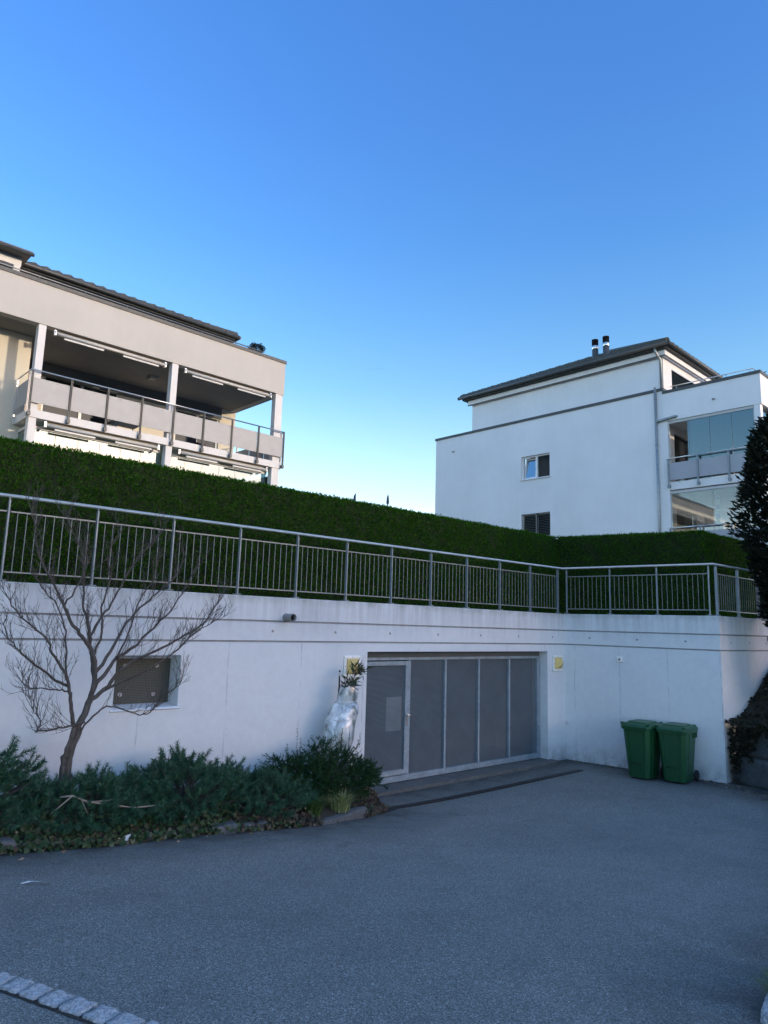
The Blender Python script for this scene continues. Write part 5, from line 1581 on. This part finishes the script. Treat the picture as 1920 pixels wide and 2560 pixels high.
# ------------------------------------------------------------------ wrapped pot plant
wp = empty('wrapped_potted_plant', (6.86, 8.70, .22)); tag(wp, 'potted plant wrapped in clear bubble wrap, leaves poking out, leaning by gate', 'plant')
secs = [(0, 0, 0, .17), (.0, 0, .12, .20), (.02, 0, .38, .235), (.06, 0, .62, .262), (.095, 0, .78, .285), (.13, 0, .98, .290), (.17, .0, 1.09, .272), (.185, 0, 1.10, .268), (.20, 0, 1.16, .28), (.22, 0, 1.24, .262), (.235, 0, 1.29, .225), (.245, 0, 1.325, .182), (.25, 0, 1.335, .178), (.258, 0, 1.37, .188), (.27, 0, 1.47, .185), (.28, 0, 1.53, .178)]
s = MB(); nn = 36
for (cx, cy, cz, r) in secs:
    for k in range(nn):
        t = 2 * math.pi * k / nn
        w = r * .86 * (1 + .035 * math.sin(3 * t + cz * 5) + .025 * math.sin(7 * t - cz * 9) + .012 * math.sin(13 * t + cz * 31))
        s.v.append((cx + math.cos(t) * w, cy + math.sin(t) * w * .92, cz + .02 * math.sin(2 * t + cz * 3) - (.05 * (math.cos(t)) if cz > 1.45 else 0)))
for i in range(len(secs) - 1):
    for k in range(nn):
        s.f.append((i * nn + k, i * nn + (k + 1) % nn, (i + 1) * nn + (k + 1) % nn, (i + 1) * nn + k)); s.m.append(0); s.sm.append(True)
s.build('bubble_wrap', M['wrap'], wp, fix=False)
s = MB(); s.lathe([(.0001, -.1), (.13, -.1), (.17, .34), (.14, .34), (.0001, .30)], (0, 0, 0), 20); s.build('pot', M['steel_dark'], wp)
for (cx, cz, r) in ((.178, 1.095, .236), (.2475, 1.33, .157), (.065, .60, .226)):
    s = MB(); s.tube([(cx + math.cos(t) * r, math.sin(t) * r * .93, cz + .02 * math.sin(2 * t + cz * 3)) for t in [2 * math.pi * k / 24 for k in range(25)]], .006, 6, cap=False)
    s.build('tie_cord', M['white_metal'], wp)
s = MB()
for k in range(7):
    a = k * .9; s.tube([(.1, 0, .3), (.22 + .05 * math.cos(a), .05 * math.sin(a), 1.2), (.27 + .10 * math.cos(a), .1 * math.sin(a), 1.62)], [.012, .009, .006], 6)
s.tube([(.30, 0, 1.5), (.36, -.02, 1.68), (.44, -.03, 1.80)], [.008, .006, .004], 6)
s.build('stems', M['bark'], wp)
n = 120
src = np.where(rng.random(n)[:, None] < .35, np.array([[.43, -.03, 1.79]]), np.array([[.30, 0, 1.58]])) + rng.normal(0, .045, (n, 3)) * [1, 1, .9]
a = rng.uniform(0, 2 * np.pi, n)
D = np.stack([np.cos(a) * .8 + .25, np.sin(a) * .7 - .1, rng.uniform(-.35, 1.0, n)], 1)
Vv, Ff = leaf_geo(src, D, rand_unit(n), rng.uniform(.12, .20, n), rng.uniform(.022, .034, n), .2, .25)
np_mesh('leaves', Vv, Ff, M['oleander'], wp)
s = MB(); s.tube([(.12, .03, 1.3), (.115, .03, 1.72)], .012, 8, 0); s.tube([(.115, .03, 1.72), (.117, .03, 1.78)], .012, 8, 1); s.tube([(.117, .03, 1.78), (.118, .03, 1.81)], .013, 8, 0)
s.build('support_stake', [M['black'], M['white_metal']], wp)

# ------------------------------------------------------------------ far things
for (x, y, zt, lean, lab) in ((24.62, 30.0, 10.02, -.03, 'furled dark flag pole tip above the hedge, left one'), (27.07, 30.0, 10.33, .02, 'furled dark flag pole tip above the hedge, right one by white building')):
    e = empty('flag_pole', (x, y, 3.04)); tag(e, lab, 'flag pole', 'furled flags behind the hedge')
    s = MB(); s.tube([(0, 0, 0), (0, 0, zt - 3.04)], .025, 8); s.build('pole', M['steel_dark'], e)
    s = MB(); s.tube([(0, 0, zt - 3.65), (-.03 + lean, .0, zt - 3.55), (lean - .03, 0, zt - 3.2), (lean * .3, 0, zt - 3.05)], [.03, .085, .055, .012], 8); s.build('furled_flag', M['flag'], e)

def conifer(x, y, z0, H, R, label):
    e = empty('conifer_tree', (x, y, z0)); tag(e, label, 'tree')
    t = MB(); t.tube([(0, 0, 0), (0, 0, H * .96)], [.2, .02], 8); t.build('trunk', M['bark'], e)
    n = 4200; z = H * (1 - .92 * rng.random(n) ** .5 * 1.0); a = rng.uniform(0, 2 * np.pi, n)
    z = np.clip(z, H * .1, H)
    rr_ = R * (1 - z / H) ** .8 * (1 + .25 * np.sin(z * 6 + 2 * a)) * rng.uniform(.2, 1, n) ** .5 + .03
    C = np.stack([np.cos(a) * rr_, np.sin(a) * rr_, z], 1); D = np.stack([np.cos(a), np.sin(a), np.full(n, .35)], 1) + rng.normal(0, .3, (n, 3))
    Vv, Ff = leaf_geo(C, D, rand_unit(n), rng.uniform(.18, .4, n), rng.uniform(.05, .12, n)); np_mesh('crown', Vv, Ff, M['conifer'], e)
conifer(41.3, 14.3, 3.0, 14.8, 2.6, 'dark conifer tip rising behind the terrace at far right')

# unseen ridge added behind the viewpoint so sun reaches only the upper storeys
hv = []; nh = 90
for i in range(nh + 1):
    t = rad(112 + 98 * i / nh)
    hz_ = 1 + .06 * math.sin(t * 9) + .03 * math.sin(t * 23)
    edge = min(1, i / 10, (nh - i) / 10)
    for (rr2, zz) in ((230, 0), (270, 20), (330, 43.2), (420, 41), (520, 0)):
        hv.append((math.sin(t) * rr2, math.cos(t) * rr2, .8 + zz * edge * (hz_ if zz < 43 else 1 + .012 * math.sin(t * 31))))
hf = [(i * 5 + k, i * 5 + k + 1, i * 5 + k + 6, i * 5 + k + 5) for i in range(nh) for k in range(4)]
tag(np_mesh('sun_blocking_ridge', np.array(hv), np.array(hf), M['lawn'], smooth=True), kind='structure')

# a short contrail low in the sky
ct = MB(); ct.tube([(1499.3, 1796.4, 883.1), (1525.6, 1772.7, 885.9), (1549.2, 1750.9, 888.4)], [.25, .7, .2], 6)
tag(ct.build('contrail', M['cloud']), 'short faint white contrail low in the sky between the two buildings', 'contrail')
